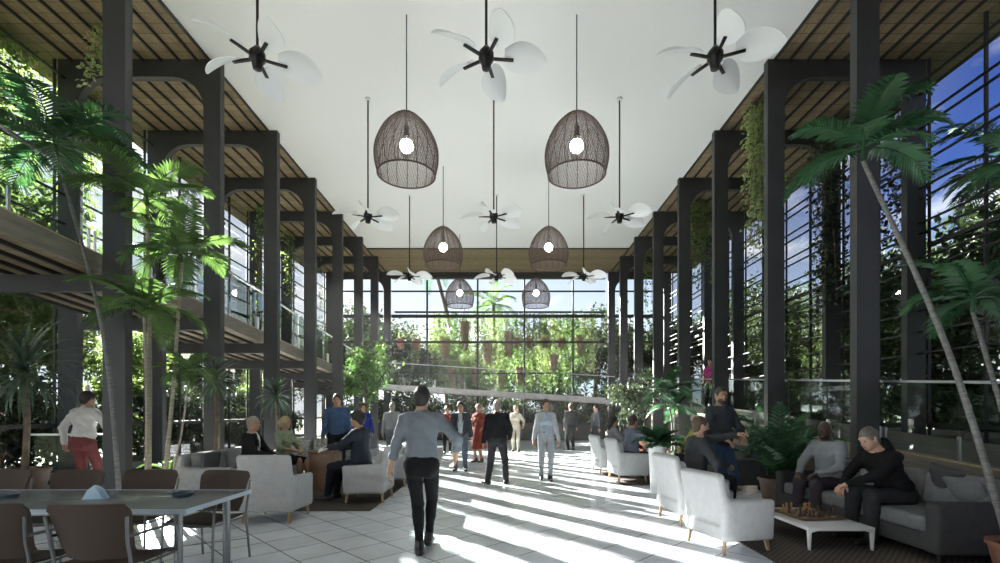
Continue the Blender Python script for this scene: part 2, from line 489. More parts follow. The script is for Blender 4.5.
def portal(y, x_in, x_out, sgn):
    """two columns joined by a beam with rounded haunches, one flat frame; x_in is the hall side, sgn=+1 when x_in is the right edge"""
    a, b = (x_out, x_in) if sgn > 0 else (x_in, x_out)
    top, bot, r = CEIL, CEIL-.37, .68
    il, ir = a+.40, b-CW
    if sgn < 0: il, ir = a+CW, b-.40
    inner = [(il, 0), (il, bot-r)] + [(il+r-r*math.cos(t), bot-r+r*math.sin(t)) for t in [PI/2*i/8 for i in range(1, 9)]] + \
            [(ir-r+r*math.sin(t), bot-r+r*math.cos(t)) for t in [PI/2*i/8 for i in range(0, 9)]] + [(ir, 0)]
    outer = [(a, 0), (a, top), (b, top), (b, 0)]
    mb = MB()
    # strips: left column, haunched head, right column, as one ring
    ring = outer + inner[::-1]
    n = len(ring)
    bm = bmesh.new()
    vs = [bm.verts.new((p[0], y, p[1])) for p in ring]
    f = bm.faces.new(vs)
    ex = bmesh.ops.extrude_face_region(bm, geom=[f])
    bmesh.ops.translate(bm, vec=(0, CT, 0), verts=[v for v in ex['geom'] if isinstance(v, bmesh.types.BMVert)])
    bmesh.ops.recalc_face_normals(bm, faces=bm.faces)
    me = bpy.data.meshes.new('column'); bm.to_mesh(me); bm.free(); me.materials.append(dark)
    o = bpy.data.objects.new('column', me); COL.objects.link(o)
    return o
for i, y in enumerate(YS):
    o = portal(y, XL_IN, XL_OUT, 1)
    tag(o, f'dark steel arch frame of the left aisle, {ORD[i]} from the front', kind='structure')
    o = portal(y, XR_IN, XR_OUT, -1)
    tag(o, f'dark steel arch frame of the right aisle, {ORD[i]} from the front', kind='structure')
# slim posts and the head beam of the end wall
tag(MB().box((-6.0, 25.3, CEIL-.30), (5.5, 25.6, CEIL)).build('trim_4', dark), kind='structure')

# ---- glazing of the two long sides, one window per bay
wn_i = 0
def side_window(i, x, sgn):
    global wn_i
    wn_i += 1
    y0, y1 = (YS[i]+CT, YS[i+1]) if i >= 0 else (YS[0]-2.35, YS[0])
    side = 'left' if sgn < 0 else 'right'
    root = empty(f'window_{wn_i}', (x, y0, 0), 0, f'tall {side} glazing bay with black bars, {ORD[i+1]} from the front', kind='structure')
    L = y1-y0
    MB().box((-.006, 0, .06), (.006, L, CEIL)).build('pane', glass_m, root)
    mb = MB()
    mb.box((-.05, -.02, 0), (.05, L+.02, .08))
    mb.box((-.03, L*.5-.018, 0), (.03, L*.5+.018, CEIL))
    mb.box((-.03, 0, 0), (.03, .02, CEIL)); mb.box((-.03, L-.02, 0), (.03, L, CEIL))
    for z in (1.22, 5.05): mb.box((-.04, 0, z-.04), (.05, L, z+.04))
    mb.build('mullion', bar_m, root)
    lv = MB(); xi = -sgn*.20
    zs = [5.5+.62*k for k in range(6)] if sgn < 0 else [z for k in range(6) for z in (4.55+.74*k, 4.55+.74*k+.22)]
    if sgn > 0: zs += [2.75, 3.2, 3.65, 4.1]
    for z in zs: lv.box((xi-.025, -.18, z-.017), (xi+.025, L, z+.017))
    lv.build('louvre', bar_m, root)
for i in range(-1, 8): side_window(i, XL_OUT-.06, -1)
for i in range(-1, 8): side_window(i, XR_OUT+.06, 1)

# ---- end window
def end_window(x0, x1, label, posts, heavy=()):
    global wn_i
    wn_i += 1
    root = empty(f'window_{wn_i}', (0, 25.46, 0), 0, label, kind='structure')
    MB().box((x0, -.006, .06), (x1, .006, CEIL-.2)).build('pane', glass_m, root)
    mb = MB()
    for z, t in ((8.02, .035), (6.68, .085), (5.28, .06), (3.6, .03), (.9, .05), (.05, .05)): mb.box((x0, -.05, z-t), (x1, .05, z+t))
    for p in posts: mb.box((p-.045, -.06, 0), (p+.045, .06, CEIL))
    mb.build('mullion', bar_m, root)
    MB().box((x0, -.03, .1), (x1, .03, .86)).build('spandrel_panel', mat('dark_spandrel', (.03, .035, .035), rough=.35), root)
end_window(-6.0, 5.5, 'wide end window of black framed panes facing the hanging garden', (-4.08, -1.36, 1.15, 3.76))
end_window(-9.4, -6.45, 'narrow end window closing the left aisle', (-7.9,))
end_window(5.95, 8.95, 'narrow end window closing the right aisle', (7.5,))

# ---- the ramp: down the left aisle, across the end, back along the right aisle
def ramp_run(name, p0, p1, wdir, width, thick, label, m_edge):
    """sloped slab; p0,p1 = inner top edge; wdir = unit vector to the far side"""
    p0 = Vector(p0); p1 = Vector(p1); wv = Vector(wdir)*width
    vs = [p0, p1, p1+wv, p0+wv]; vs += [p-Vector((0,0,thick)) for p in vs]
    o = MB().add(vs, [(0,1,2,3),(7,6,5,4),(0,4,5,1),(1,5,6,2),(2,6,7,3),(3,7,4,0)]).build(name, m_edge)
    return tag(o, label, kind='structure')
def zl(y): return 4.58-.07*y
def zr(y): return .36+.0756*y
rl = ramp_run('ramp', (-6.50, -1, zl(-1)), (-6.50, 23.2, zl(23.2)), (-1,0,0), 2.30, .30, 'timber edged ramp sloping away along the left aisle', ramp_wood)
rb = ramp_run('ramp', (-8.8, 23.25, 3.08), (8.3, 23.25, 2.02), (0,1,0), 1.9, .24, 'pale concrete ramp crossing the end of the hall', concrete)
rr = ramp_run('ramp', (5.98, 23.2, zr(23.2)), (5.98, 3.2, zr(3.2)), (1,0,0), 2.30, .26, 'timber edged ramp descending towards the front along the right aisle', ramp_wood)
edge_m = wood_mat('pale_edge_board', (.36, .27, .16), (.55, .43, .27), (.3, 2, 2), .55)
for rp, x, zf, sg in ((rl, -6.50, zl, -1), (rr, 5.98, zr, 1)):
    q = [(x, 3.3 if sg > 0 else -1, 0), (x, 23.1, 0), (x+sg*.16, 23.1, 0), (x+sg*.16, 3.3 if sg > 0 else -1, 0)]
    q = [(a, b_, zf(b_)+.002) for a, b_, c_ in q]; q += [(a, b_, c_+.02) for a, b_, c_ in q]
    MB().add(q, [(3,2,1,0),(4,5,6,7),(0,1,5,4),(1,2,6,5),(2,3,7,6),(3,0,4,7)]).build('edge_board', edge_m, rp)
# underside of the left ramp: boards between cross beams with dark bars
under = MB()
for k in range(6):
    x = -6.75-.38*k
    under.bar((x, 0, zl(0)-.33), (x, 23, zl(23)-.33), .05, .07)
under.build('slat', bar_m, rl)
v0 = [(-6.55, -1, zl(-1)-.305), (-6.55, 23.2, zl(23.2)-.305), (-8.75, 23.2, zl(23.2)-.305), (-8.75, -1, zl(-1)-.305)]
MB().add(v0 + [(a, b_, c_+.004) for a, b_, c_ in v0], [(0,1,2,3),(7,6,5,4),(0,4,5,1),(1,5,6,2),(2,6,7,3),(3,7,4,0)]).build('soffit_board', soffit_m, rl)
for i, y in enumerate(YS[:8]):
    tag(MB().box((XL_OUT+.5, y+.01, zl(y)-.62), (XL_IN-CW, y+CT-.01, zl(y)-.36)).build('beam', dark), f'dark cross beam under the left ramp, {ORD[i]} from the front', kind='structure')
    if zr(y) > .55:
        tag(MB().box((XR_IN+CW, y+.01, zr(y)-.5), (XR_OUT-.5, y+CT-.01, zr(y)-.27)).build('beam', dark), f'dark cross beam under the right ramp, {ORD[i]} from the front', kind='structure')
# low plinth wall below the right ramp
lowm = wood_mat('dark_log_wall', (.05, .04, .028), (.13, .10, .07), (.25, .25, 3), .8)
v = [(6.1, 3.2, 0), (6.1, 23.2, 0), (6.1, 23.2, zr(23.2)-.3), (6.1, 3.2, zr(3.2)-.3)]
MB().add(v + [(a+.15, b_, c_) for a, b_, c_ in v], [(0,1,2,3),(7,6,5,4),(0,4,5,1),(1,5,6,2),(2,6,7,3),(3,7,4,0)]).build('wall_right', lowm)
tag(bpy.data.objects['wall_right'], 'dark timber wall under the right ramp', kind='structure')

# ---- glass balustrades on the ramps, one run per bay
def balustrade(p0, p1, label, n=2, group=None):
    p0 = Vector(p0); p1 = Vector(p1); up = Vector((0,0,1.05))
    root = empty('glass_balustrade', (p0+p1)/2, 0, label, 'railing', group or 'glass balustrades along the ramps')
    c = (p0+p1)/2; a = p0-c; b = p1-c
    d = (b-a).normalized(); nrm = Vector((-d.y, d.x, 0)).normalized()*.006
    for k in range(n):
        q0 = a.lerp(b, k/n+.008); q1 = a.lerp(b, (k+1)/n-.008)
        vs = []
        for s_ in (-1, 1):
            for p in (q0+Vector((0,0,-.05)), q1+Vector((0,0,-.05)), q1+up, q0+up): vs.append(p+nrm*s_)
        MB().add(vs, [(3,2,1,0),(4,5,6,7),(0,1,5,4),(1,2,6,5),(2,3,7,6),(3,0,4,7)]).build('pane', bal_m, root)
    MB().bar(a+up*1.02, b+up*1.02, .05, .035).build('handrail', chrome, root)
    for k in range(n+1):
        q = a.lerp(b, min(max(k/n, .01), .99))
        MB().bar(q+Vector((0,0,-.2)), q+Vector((0,0,.35)), .025, .04).build('bracket', chrome, root)
for i in range(8):
    y0, y1 = YS[i]+.03, YS[i+1]-.03
    balustrade((-6.53, y0, zl(y0)), (-6.53, y1, zl(y1)), f'glass railing with steel handrail on the left ramp, {ORD[i]} bay from the front')
    if i < 7: balustrade((6.02, y0, zr(y0)), (6.02, y1, zr(y1)), f'glass railing with steel handrail on the right ramp, {ORD[i]} bay from the front')
def zb(x): return 3.08-(x+8.8)*1.06/17.1
for k in range(4):
    x0 = -6.3+2.95*k; x1 = x0+2.95
    balustrade((x0, 23.28, zb(x0)), (x1, 23.28, zb(x1)), f'glass railing on the ramp across the end window, {ORD[k]} panel pair from the left')
balustrade((-9.3, 9.2, 0), (-7.75, 9.2, 0), 'short glass railing on the floor under the left ramp beside the spiky plants')

# ---- thin sunlit haze in the air of the hall
hz = bpy.data.materials.new('thin_haze'); hz.use_nodes = True
t_ = hz.node_tree; t_.nodes.clear()
vs_ = t_.nodes.new('ShaderNodeVolumeScatter'); vs_.inputs['Density'].default_value = HAZE; vs_.inputs['Anisotropy'].default_value = .35
o_ = t_.nodes.new('ShaderNodeOutputMaterial'); t_.links.new(vs_.outputs[0], o_.inputs['Volume'])
tag(MB().box((-5.93, 12.75, -.1), (5.55, 23.1, 9.1)).build('haze', hz), 'thin sunlit haze in the air of the far half of the hall', 'haze', kind='stuff')
# ================================================================== PLANTS
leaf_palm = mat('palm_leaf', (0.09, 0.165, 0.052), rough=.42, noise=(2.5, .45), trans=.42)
leaf_palm_d = mat('dark_palm_leaf', (0.035, 0.115, 0.045), rough=.42, noise=(2.5, .4), trans=.25)  # darker green palm leaf, less translucent
leaf_yucca = mat('yucca_leaf', (0.07, 0.12, 0.075), rough=.4, noise=(6, .35), trans=.2)
leaf_ivy = mat('ivy_leaf', (0.14, 0.205, 0.07), rough=.5, noise=(1.2, .55), trans=.45)
leaf_sunlit = mat('sunlit_ivy_leaf', (0.30, 0.37, 0.17), rough=.5, noise=(1.2, .4), trans=.45)  # lighter copy of the ivy leaf, sunlight put into its colour
leaf_tree = mat('tree_leaf', (0.085, 0.125, 0.05), rough=.55, noise=(.9, .5), trans=.35)
leaf_dark = mat('dark_tree_leaf', (0.04, 0.062, 0.03), rough=.6, noise=(.9, .5), trans=.25)
bark = mat('grey_brown_bark', (0.16, 0.125, 0.09), rough=.85, noise=(9, .4), bump=(30, .5))
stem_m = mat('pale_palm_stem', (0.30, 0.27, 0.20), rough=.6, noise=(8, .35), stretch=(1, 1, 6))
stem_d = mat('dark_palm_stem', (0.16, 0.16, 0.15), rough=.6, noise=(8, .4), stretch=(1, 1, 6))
terra = mat('terracotta', (0.26, 0.12, 0.075), rough=.75, noise=(6, .2))
brownpot = mat('brown_glazed_pot', (0.14, 0.085, 0.06), rough=.45, noise=(5, .25))
soil = mat('potting_soil', (0.03, 0.022, 0.015), rough=.95)

def leafquad(vs, fs, c, d, up, L, W):
    """diamond leaf folded along its midrib"""
    s = d.cross(up)
    if s.length < 1e-3: s = Vector((1,0,0))
    s.normalize(); n = s.cross(d)
    o = len(vs)
    vs += [c, c+d*L*.45+s*W*.5+n*W*.12, c+d*L, c+d*L*.45-s*W*.5+n*W*.12]
    fs.append((o, o+1, o+2, o+3))

def frond_mesh(base, az, el, L, droop, nl, ll, lw, R, wide=.42):
    """pinnate leaf: rachis with leaflets on both sides"""
    mb = MB(); p = Vector(base); e_ = el; N = 14; pts = [p.copy()]; dirs = []
    for i in range(N):
        d = Vector((math.cos(az)*math.cos(e_), math.sin(az)*math.cos(e_), math.sin(e_))); dirs.append(d)
        p = p + d*L/N; pts.append(p.copy()); e_ -= droop/N*(.4+1.2*i/N)
    mb.tube(pts, .011, 5, r2=.003)
    vs = []; fs = []
    for j in range(nl):
        t = .14+.85*j/(nl-1); x = t*N; i = min(int(x), N-1); q = pts[i].lerp(pts[i+1], x-i); d = dirs[i]
        side = d.cross(Vector((0,0,1))); 
        if side.length < .05: side = Vector((math.sin(az), -math.cos(az), 0))
        side.normalize(); up = side.cross(d)
        l_ = ll*math.sin(PI*(.16+.80*t))**.7*R.uniform(.9, 1.08)
        for sg in (-1, 1):
            dd = (side*sg*(1-.25*t) + d*(wide+.5*t) + up*.18).normalized()
            w_ = lw*(1-.35*t); o = len(vs)
            tip = q+dd*l_+Vector((0,0,-l_*R.uniform(.18, .4))); mid = q+dd*l_*.5+Vector((0,0,-l_*.05)); wd = d*w_
            vs += [q-wd*.25, q+wd*.25, mid+wd*.5, tip, mid-wd*.5]
            fs.append((o, o+1, o+2, o+3, o+4))
    mb.add(vs, fs)
    return mb

def crown_fronds(root, top, n, L, leaf_mat, R, el=(1.2, -.1), droop=1.5, nl=22, ll=.34, lw=.05, wide=.42, az0=0):
    for i in range(n):
        az = az0+i*2.399+R.uniform(-.2, .2); t = i/max(1, n-1)
        e_ = el[0]+(el[1]-el[0])*t+R.uniform(-.12, .12)
        frond_mesh(top, az, e_, L*R.uniform(.85, 1.1), droop*R.uniform(.8, 1.2), nl, ll, lw, R, wide).build('frond', leaf_mat, root, norm=False)

def stem(root, pts, r0, r1, m, name='stem'):
    mb = MB(); mb.tube(smooth_path(pts, 20), r0, 9, r2=r1)
    n = 14
    P = smooth_path(pts, n)
    for i in range(1, n-1):
        d = (P[i+1]-P[i-1]).normalized(); r = (r0+(r1-r0)*i/n)*1.12
        mb.tube([P[i]-d*.008, P[i]+d*.008], r, 9)
    return mb.build(name, m, root, smooth='auto')
def smooth_path(pts, n):
    pts = [Vector(p) for p in pts]; out = []
    m = len(pts)-1
    for i in range(n+1):
        x = i/n*m; k = min(int(x), m-1); t = x-k
        p0 = pts[max(k-1, 0)]; p1 = pts[k]; p2 = pts[k+1]; p3 = pts[min(k+2, m)]
        out.append(.5*((2*p1)+(p2-p0)*t+(2*p0-5*p1+4*p2-p3)*t*t+(3*p1-p0-3*p2+p3)*t**3))
    return out
def pot(root, c, r, h, m, name='pot'):
    x, y, z = c
    MB().lathe([(r*.70, 0), (r*.74, .015), (r*.97, h*.9), (r*1.04, h*.9), (r*1.04, h), (r*.93, h), (r*.90, h*.86), (0.001, h*.86)], 28, (x,y,z), cap=False).build(name, m, root, smooth='auto')
    MB().lathe([(0.001, h*.875), (r*.5, h*.885), (r*.91, h*.87)], 20, (x,y,z), cap=False).build('soil', soil, root, smooth=True)

R = random.Random(5)
# --- palm clump in the left aisle bay
def vadd(a, b): return tuple(p+q for p, q in zip(a, b))
def palm(name, label, base, stems, leafm, stemm, group=None, fL=1.05, n=11, r=.037, with_pot=None, nl=24, ll=.36, lw=.055):
    root = empty(name, base, 0, label, 'palm', group)
    z0 = 0
    if with_pot:
        pot(root, (0,0,0), with_pot[0], with_pot[1], with_pot[2]); z0 = with_pot[1]*.8
    for off, bend, top, sc in stems:
        a = (off[0], off[1], z0); t = tuple(top[i]-base[i] for i in range(3))
        mid = tuple((a[i]+t[i])/2+bend[i] for i in range(3))
        stem(root, [a, mid, t], r*sc, r*.6*sc, stemm)
        stem(root, [t, (t[0], t[1], t[2]+.16)], r*.75*sc, r*.35*sc, leafm, 'crownshaft')
        crown_fronds(root, (t[0], t[1], t[2]+.14), n, fL*sc, leafm, R, nl=nl, ll=ll*sc, lw=lw*sc, az0=R.uniform(0, 6))
    return root
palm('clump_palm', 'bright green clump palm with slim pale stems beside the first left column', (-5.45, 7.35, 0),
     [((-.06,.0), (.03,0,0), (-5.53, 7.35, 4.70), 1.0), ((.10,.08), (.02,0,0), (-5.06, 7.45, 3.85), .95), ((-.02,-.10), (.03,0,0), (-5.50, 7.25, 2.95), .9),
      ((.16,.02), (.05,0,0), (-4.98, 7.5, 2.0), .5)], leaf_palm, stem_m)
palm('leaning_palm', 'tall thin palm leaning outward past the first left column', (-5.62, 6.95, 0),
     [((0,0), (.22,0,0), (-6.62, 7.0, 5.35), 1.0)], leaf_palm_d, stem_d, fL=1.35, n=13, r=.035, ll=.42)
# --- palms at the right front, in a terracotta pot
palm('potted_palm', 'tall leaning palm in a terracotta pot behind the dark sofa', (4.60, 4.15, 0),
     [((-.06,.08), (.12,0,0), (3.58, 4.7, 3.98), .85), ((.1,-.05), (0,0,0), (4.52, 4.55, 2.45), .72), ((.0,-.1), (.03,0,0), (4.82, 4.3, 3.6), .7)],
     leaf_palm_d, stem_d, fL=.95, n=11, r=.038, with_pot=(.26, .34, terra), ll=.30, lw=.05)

# --- spiky yuccas
def yucca(label, base, h, n, L, w_, potspec=None, group='spiky yuccas under the left ramp', trunk=True):
    root = empty('yucca', base, 0, label, 'yucca', group)
    z0 = 0
    if potspec: pot(root, (0,0,0), potspec[0], potspec[1], potspec[2]); z0 = potspec[1]*.8
    stem(root, [(0,0,z0), (.03,.02,(z0+h)/2), (0,0,h)], .05, .04, bark, 'trunk')
    mb = MB(); vs = []; fs = []
    for i in range(n):
        az = i*2.399; t = i/n
        el = 1.45-2.1*t+R.uniform(-.15, .15); l_ = L*R.uniform(.8, 1.1); p = Vector((0,0,h-.12*t)); pts = [p]; N = 5
        for k in range(N):
            d = Vector((math.cos(az)*math.cos(el), math.sin(az)*math.cos(el), math.sin(el))); p = p+d*l_/N; pts.append(p); el -= .17+.1*t
        s = Vector((-math.sin(az), math.cos(az), 0)); o = len(vs)
        for k, q in enumerate(pts):
            ww = w_*(.6+1.2*k/N)*(1 if k < 3 else (N-k)/(N-2.0)+.03)
            vs += [q-s*ww/2, q+s*ww/2]
        for k in range(N): fs.append((o+2*k, o+2*k+1, o+2*k+3, o+2*k+2))
    mb.add(vs, fs).build('foliage', leaf_yucca, root, norm=False)
    return root
yucca('large spiky yucca with drooping sword leaves at the left edge of the hall', (-8.15, 8.05, 0), 2.25, 80, 1.0, .06, (.34, .55, brownpot))
yucca('spiky yucca in front of the second left column', (-5.75, 9.45, 0), 2.2, 60, .62, .05, (.26, .42, terra))
yucca('spiky yucca in front of the third left column', (-5.85, 12.2, 0), 1.95, 60, .66, .05, (.26, .42, terra))

# --- bushy fan palms and ferns low in the left aisle
def fern(label, base, n, L, leafm, potspec=None, cat='fern', name='potted_fern', el=(1.35, .2), group=None, ll=.22, lw=.06, droop=1.3):
    root = empty(name, base, 0, label, cat, group)
    z0 = .0
    if potspec: pot(root, (0,0,0), potspec[0], potspec[1], potspec[2]); z0 = potspec[1]*.86
    crown_fronds(root, (0,0,z0), n, L, leafm, R, el=el, droop=droop, nl=16, ll=ll, lw=lw, wide=.6)
    return root
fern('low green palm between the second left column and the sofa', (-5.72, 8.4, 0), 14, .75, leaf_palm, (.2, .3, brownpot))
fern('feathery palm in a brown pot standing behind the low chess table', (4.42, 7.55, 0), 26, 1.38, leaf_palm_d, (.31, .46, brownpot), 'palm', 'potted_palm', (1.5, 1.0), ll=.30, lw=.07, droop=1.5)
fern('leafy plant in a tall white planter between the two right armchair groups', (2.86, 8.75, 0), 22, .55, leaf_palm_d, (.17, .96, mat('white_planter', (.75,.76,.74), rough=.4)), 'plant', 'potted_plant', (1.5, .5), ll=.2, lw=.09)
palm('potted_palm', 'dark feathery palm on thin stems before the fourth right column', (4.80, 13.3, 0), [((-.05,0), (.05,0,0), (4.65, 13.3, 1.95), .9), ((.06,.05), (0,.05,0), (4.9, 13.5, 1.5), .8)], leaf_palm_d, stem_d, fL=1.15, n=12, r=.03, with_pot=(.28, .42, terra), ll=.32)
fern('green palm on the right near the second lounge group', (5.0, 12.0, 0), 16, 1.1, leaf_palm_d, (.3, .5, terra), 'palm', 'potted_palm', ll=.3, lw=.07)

# --- leafy trees: trunk with branches and a crown of leaves
def crown_mesh(R, rad, n, leaf, clumps=26, hollow=.5):
    vs = []; fs = []
    cl = []
    for i in range(clumps):
        d = Vector((R.gauss(0,1), R.gauss(0,1), R.gauss(0,.9))).normalized()
        rr = R.uniform(hollow, 1)
        cl.append((Vector((d.x*rad[0]*rr, d.y*rad[1]*rr, d.z*rad[2]*rr)), R.uniform(.22, .42)))
    for i in range(n):
        c0, s = cl[R.randrange(len(cl))]
        c = c0+Vector((R.gauss(0,1)*rad[0], R.gauss(0,1)*rad[1], R.gauss(0,1)*rad[2]*.8))*s*.5
        d = Vector((R.gauss(0,1), R.gauss(0,1), R.gauss(-.3,.8))).normalized()
        leafquad(vs, fs, c, d, Vector((R.gauss(0,.5), R.gauss(0,.5), 1)).normalized(), leaf*R.uniform(.7, 1.3), leaf*R.uniform(.4, .6))
    me = bpy.data.meshes.new('crown'); me.from_pydata(vs, [], fs)
    return me, cl
def trunk_mesh(R, h, r, cl, cz):
    mb = MB(); top = Vector((R.uniform(-.2,.2), R.uniform(-.2,.2), h))
    mb.tube(smooth_path([(0,0,-.1), (R.uniform(-.15,.15), R.uniform(-.15,.15), h*.5), top], 8), r, 8, r2=r*.55)
    for c0, s in cl[:9]:
        a = Vector((0,0,h*R.uniform(.6,.95))); b = c0*.8+Vector((0,0,cz))
        mb.tube(smooth_path([a, a.lerp(b, .5)+Vector((0,0,.15)), b], 5), r*.4, 6, r2=r*.1)
    return mb
TREES = {}
def tree_kind(kind, rad, cz, n, leaf, h, r, leafm, clumps=26):
    RR = random.Random(kind)
    me, cl = crown_mesh(RR, rad, n, leaf, clumps); me.materials.append(leafm)
    t = trunk_mesh(RR, h, r, cl, cz)
    TREES[kind] = (me, t, cz)
tree_kind('broad', (3.0, 3.0, 2.3), 5.2, 9000, .30, 4.6, .20, leaf_dark, 40)
tree_kind('light', (2.0, 2.0, 2.4), 4.6, 6500, .24, 4.2, .13, leaf_tree, 34)
tree_kind('bush', (1.4, 1.4, .95), 1.05, 4200, .17, .8, .06, leaf_tree, 26)
tree_kind('darkbush', (1.6, 1.6, 1.1), 1.2, 4200, .19, .9, .06, leaf_dark, 26)
tree_kind('bright', (1.9, 1.9, 2.0), 4.3, 6500, .20, 3.9, .11, leaf_ivy, 34)
TREE_T = {}
def tree(kind, loc, s, rz, label, cat='tree', group=None):
    me, t, cz = TREES[kind]
    root = empty({'broad': 'shade_tree', 'light': 'garden_tree', 'bush': 'shrub', 'darkbush': 'shrub', 'bright': 'garden_tree'}[kind], loc, rz, label, cat, group)
    root.scale = (s,)*3
    o = bpy.data.objects.new('crown', me); COL.objects.link(o); o.parent = root; o.location = (0,0,cz)
    if kind not in TREE_T: TREE_T[kind] = t.build('trunk', bark, root, smooth=True)
    else:
        o = TREE_T[kind].copy(); COL.objects.link(o); o.parent = root
    return root
def small_tree(label, base, h, rad, n, leaf, leafm, potspec):
    RR = random.Random(label); root = empty('potted_tree', base, 0, label, 'tree')
    pot(root, (0,0,0), *potspec)
    me, cl = crown_mesh(RR, rad, n, leaf, 22, .2); me.materials.append(leafm)
    o = bpy.data.objects.new('crown', me); COL.objects.link(o); o.parent = root; o.location = (0,0,h)
    trunk_mesh(RR, h-.2, .05, cl, h).build('trunk', bark, root, smooth=True, loc=(0,0,potspec[1]*.6))
small_tree('leafy potted tree with feathery bright foliage between the far left columns', (-5.3, 18.2, 0), 2.9, (1.15, 1.0, 1.5), 2600, .17, leaf_palm, (.32, .5, terra))
small_tree('leafy potted tree beside the far right columns', (4.75, 16.6, 0), 2.1, (1.0, .9, .95), 3000, .13, leaf_dark, (.32, .5, terra))
# ---- hanging ivy: strands of small leaves
def ivy(label, base, strands, length, spread, leafm, per=60, leaf=.10, along=(0,1,0), group=None, pots=None, name='hanging_ivy', cat='ivy'):
    RR = random.Random(label); av = Vector(along); vs = []; fs = []; tb = MB()
    off = Vector((-av.y, av.x, 0))
    for i in range(strands):
        q = Vector((0,0,0))+av*RR.uniform(-.5,.5)*spread+off*RR.uniform(-.12,.12)
        L = length*RR.uniform(.45, 1.0); N = 8; pts = [q.copy()]; p = q.copy()
        for k in range(N):
            p = p+Vector((RR.gauss(0,.035), RR.gauss(0,.035), -L/N)); pts.append(p.copy())
        tb.tube(pts, .006, 4)
        for k in range(int(per*L/length)):
            x = RR.uniform(0, N-.01); j = int(x); c = pts[j].lerp(pts[j+1], x-j)+Vector((RR.gauss(0,.07), RR.gauss(0,.07), RR.gauss(0,.04)))
            d = Vector((RR.gauss(0,1), RR.gauss(0,1), RR.gauss(-.7,.6))).normalized()
            leafquad(vs, fs, c, d, Vector((RR.gauss(0,.6), RR.gauss(0,.6), 1)).normalized(), leaf*RR.uniform(.7,1.3), leaf*RR.uniform(.55,.8))
    root = empty(name, base, 0, label, cat, group)
    MB().add(vs, fs).build('foliage', leafm, root, norm=False)
    tb.build('stems', bark, root)
    return root
IG = 'ivy curtains hanging along the glazing'
for lab, b, st, L, sp, m, pr in [
    ('bright ivy curtain hanging outside the nearest left glazing', (-9.85, 9.9, 9.2), 36, 3.6, 2.6, leaf_ivy, 120),
    ('pale leafed ivy tuft hanging beside the top of the first left column', (-7.75, 9.2, 8.98), 9, 1.4, .35, leaf_sunlit, 60),  # pale tone includes painted sunlight
    ('ivy hanging outside the second left glazing bay', (-9.9, 11.2, 9.2), 9, 3.0, .9, leaf_ivy, 110),
    ('ivy trailing in the arch of the fourth left frame', (-8.75, 14.4, 8.98), 5, 4.4, .35, leaf_ivy, 110),
    ('ivy trailing in the arch of the fifth left frame', (-8.75, 16.9, 8.98), 5, 4.6, .35, leaf_ivy, 110),
    ('ivy trailing in the arch of the sixth left frame', (-8.75, 19.4, 8.98), 5, 4.4, .35, leaf_ivy, 100),
    ('ivy trailing in the arch of the seventh left frame', (-8.75, 21.95, 8.98), 5, 4.0, .35, leaf_ivy, 90),
    ('bright ivy column hanging between the second and third right columns', (6.30, 11.5, 8.98), 30, 4.1, .75, leaf_sunlit, 110),  # hangs in shade, its sunlit brightness comes from the leaf colour
    ('ivy hanging at the outer post of the third right frame', (8.3, 12.1, 8.98), 18, 5.0, .8, leaf_dark, 110),
    ('ivy curtain outside the second right glazing bay', (9.5, 11.5, 9.0), 26, 4.8, 2.0, leaf_dark, 110),
    ('ivy trailing in the arch of the fifth right frame', (6.9, 16.7, 8.98), 14, 3.0, .8, leaf_ivy, 100),
    ('ivy trailing in the arch of the seventh right frame', (6.9, 21.9, 8.98), 12, 3.6, .8, leaf_ivy, 90)]:
    ivy(lab, b, st, L, sp, m, pr, .11, (0,1,0) if abs(b[0]) > 9 else (1,0,0), IG)

# ---- garden ground
gm = mat('garden_soil_and_grass', (0.085, 0.095, 0.04), rough=.95, noise=(.35, .6), bump=(6, .4))
gr = MB()
for lo, hi in (((-90,-30,-.4),(-11.2,120,-.05)), ((10.8,-30,-.4),(90,120,-.05)), ((-11.2,26.2,-.4),(10.8,120,-.05)), ((-11.2,-30,-.4),(10.8,-4,-.05))): gr.box(lo, hi)
tag(gr.build('ground', gm), 'garden ground of soil and grass around the hall', kind='structure')
# ---- terraced log banks on the right outside
lw = 0
for i, (x, z0, z1, nm) in enumerate([(10.2, 0, 1.1, 'low'), (11.6, 0, 1.75, 'middle'), (13.2, 0, 2.3, 'upper')]):
    mb = MB(); RR = random.Random(i)
    for k in range(int((z1-z0)/.22)):
        zz = z0+.11+.22*k; y = -1.0
        while y < 25:
            L = RR.uniform(2.2, 4.0); mb.tube([(x+RR.uniform(-.04,.04), y, zz), (x+RR.uniform(-.04,.04), y+L-.03, zz+RR.uniform(-.03,.03))], .11, 8); y += L
    o = mb.build('log_terrace', ramp_wood, smooth='auto')
    tag(o, f'{nm} log terrace wall in the garden right of the hall', 'wall', 'log terraces outside')
# ---- trees around the hall
RR = random.Random(21)
cnt = {}
def put(kind, x, y, s, where):
    k = (kind, where); cnt[k] = cnt.get(k, 0)+1
    nm = {'broad': 'dark broad tree', 'light': 'light green tree', 'bush': 'round green shrub', 'darkbush': 'dark shrub', 'bright': 'bright yellow green tree'}[kind]
    tree(kind, (x, y, -.05), s, RR.uniform(0, 6), f'{nm} {where}, {ORD[cnt[k]-1]} one going away from the camera' , 'shrub' if 'bush' in kind else 'tree', 'garden trees and shrubs')
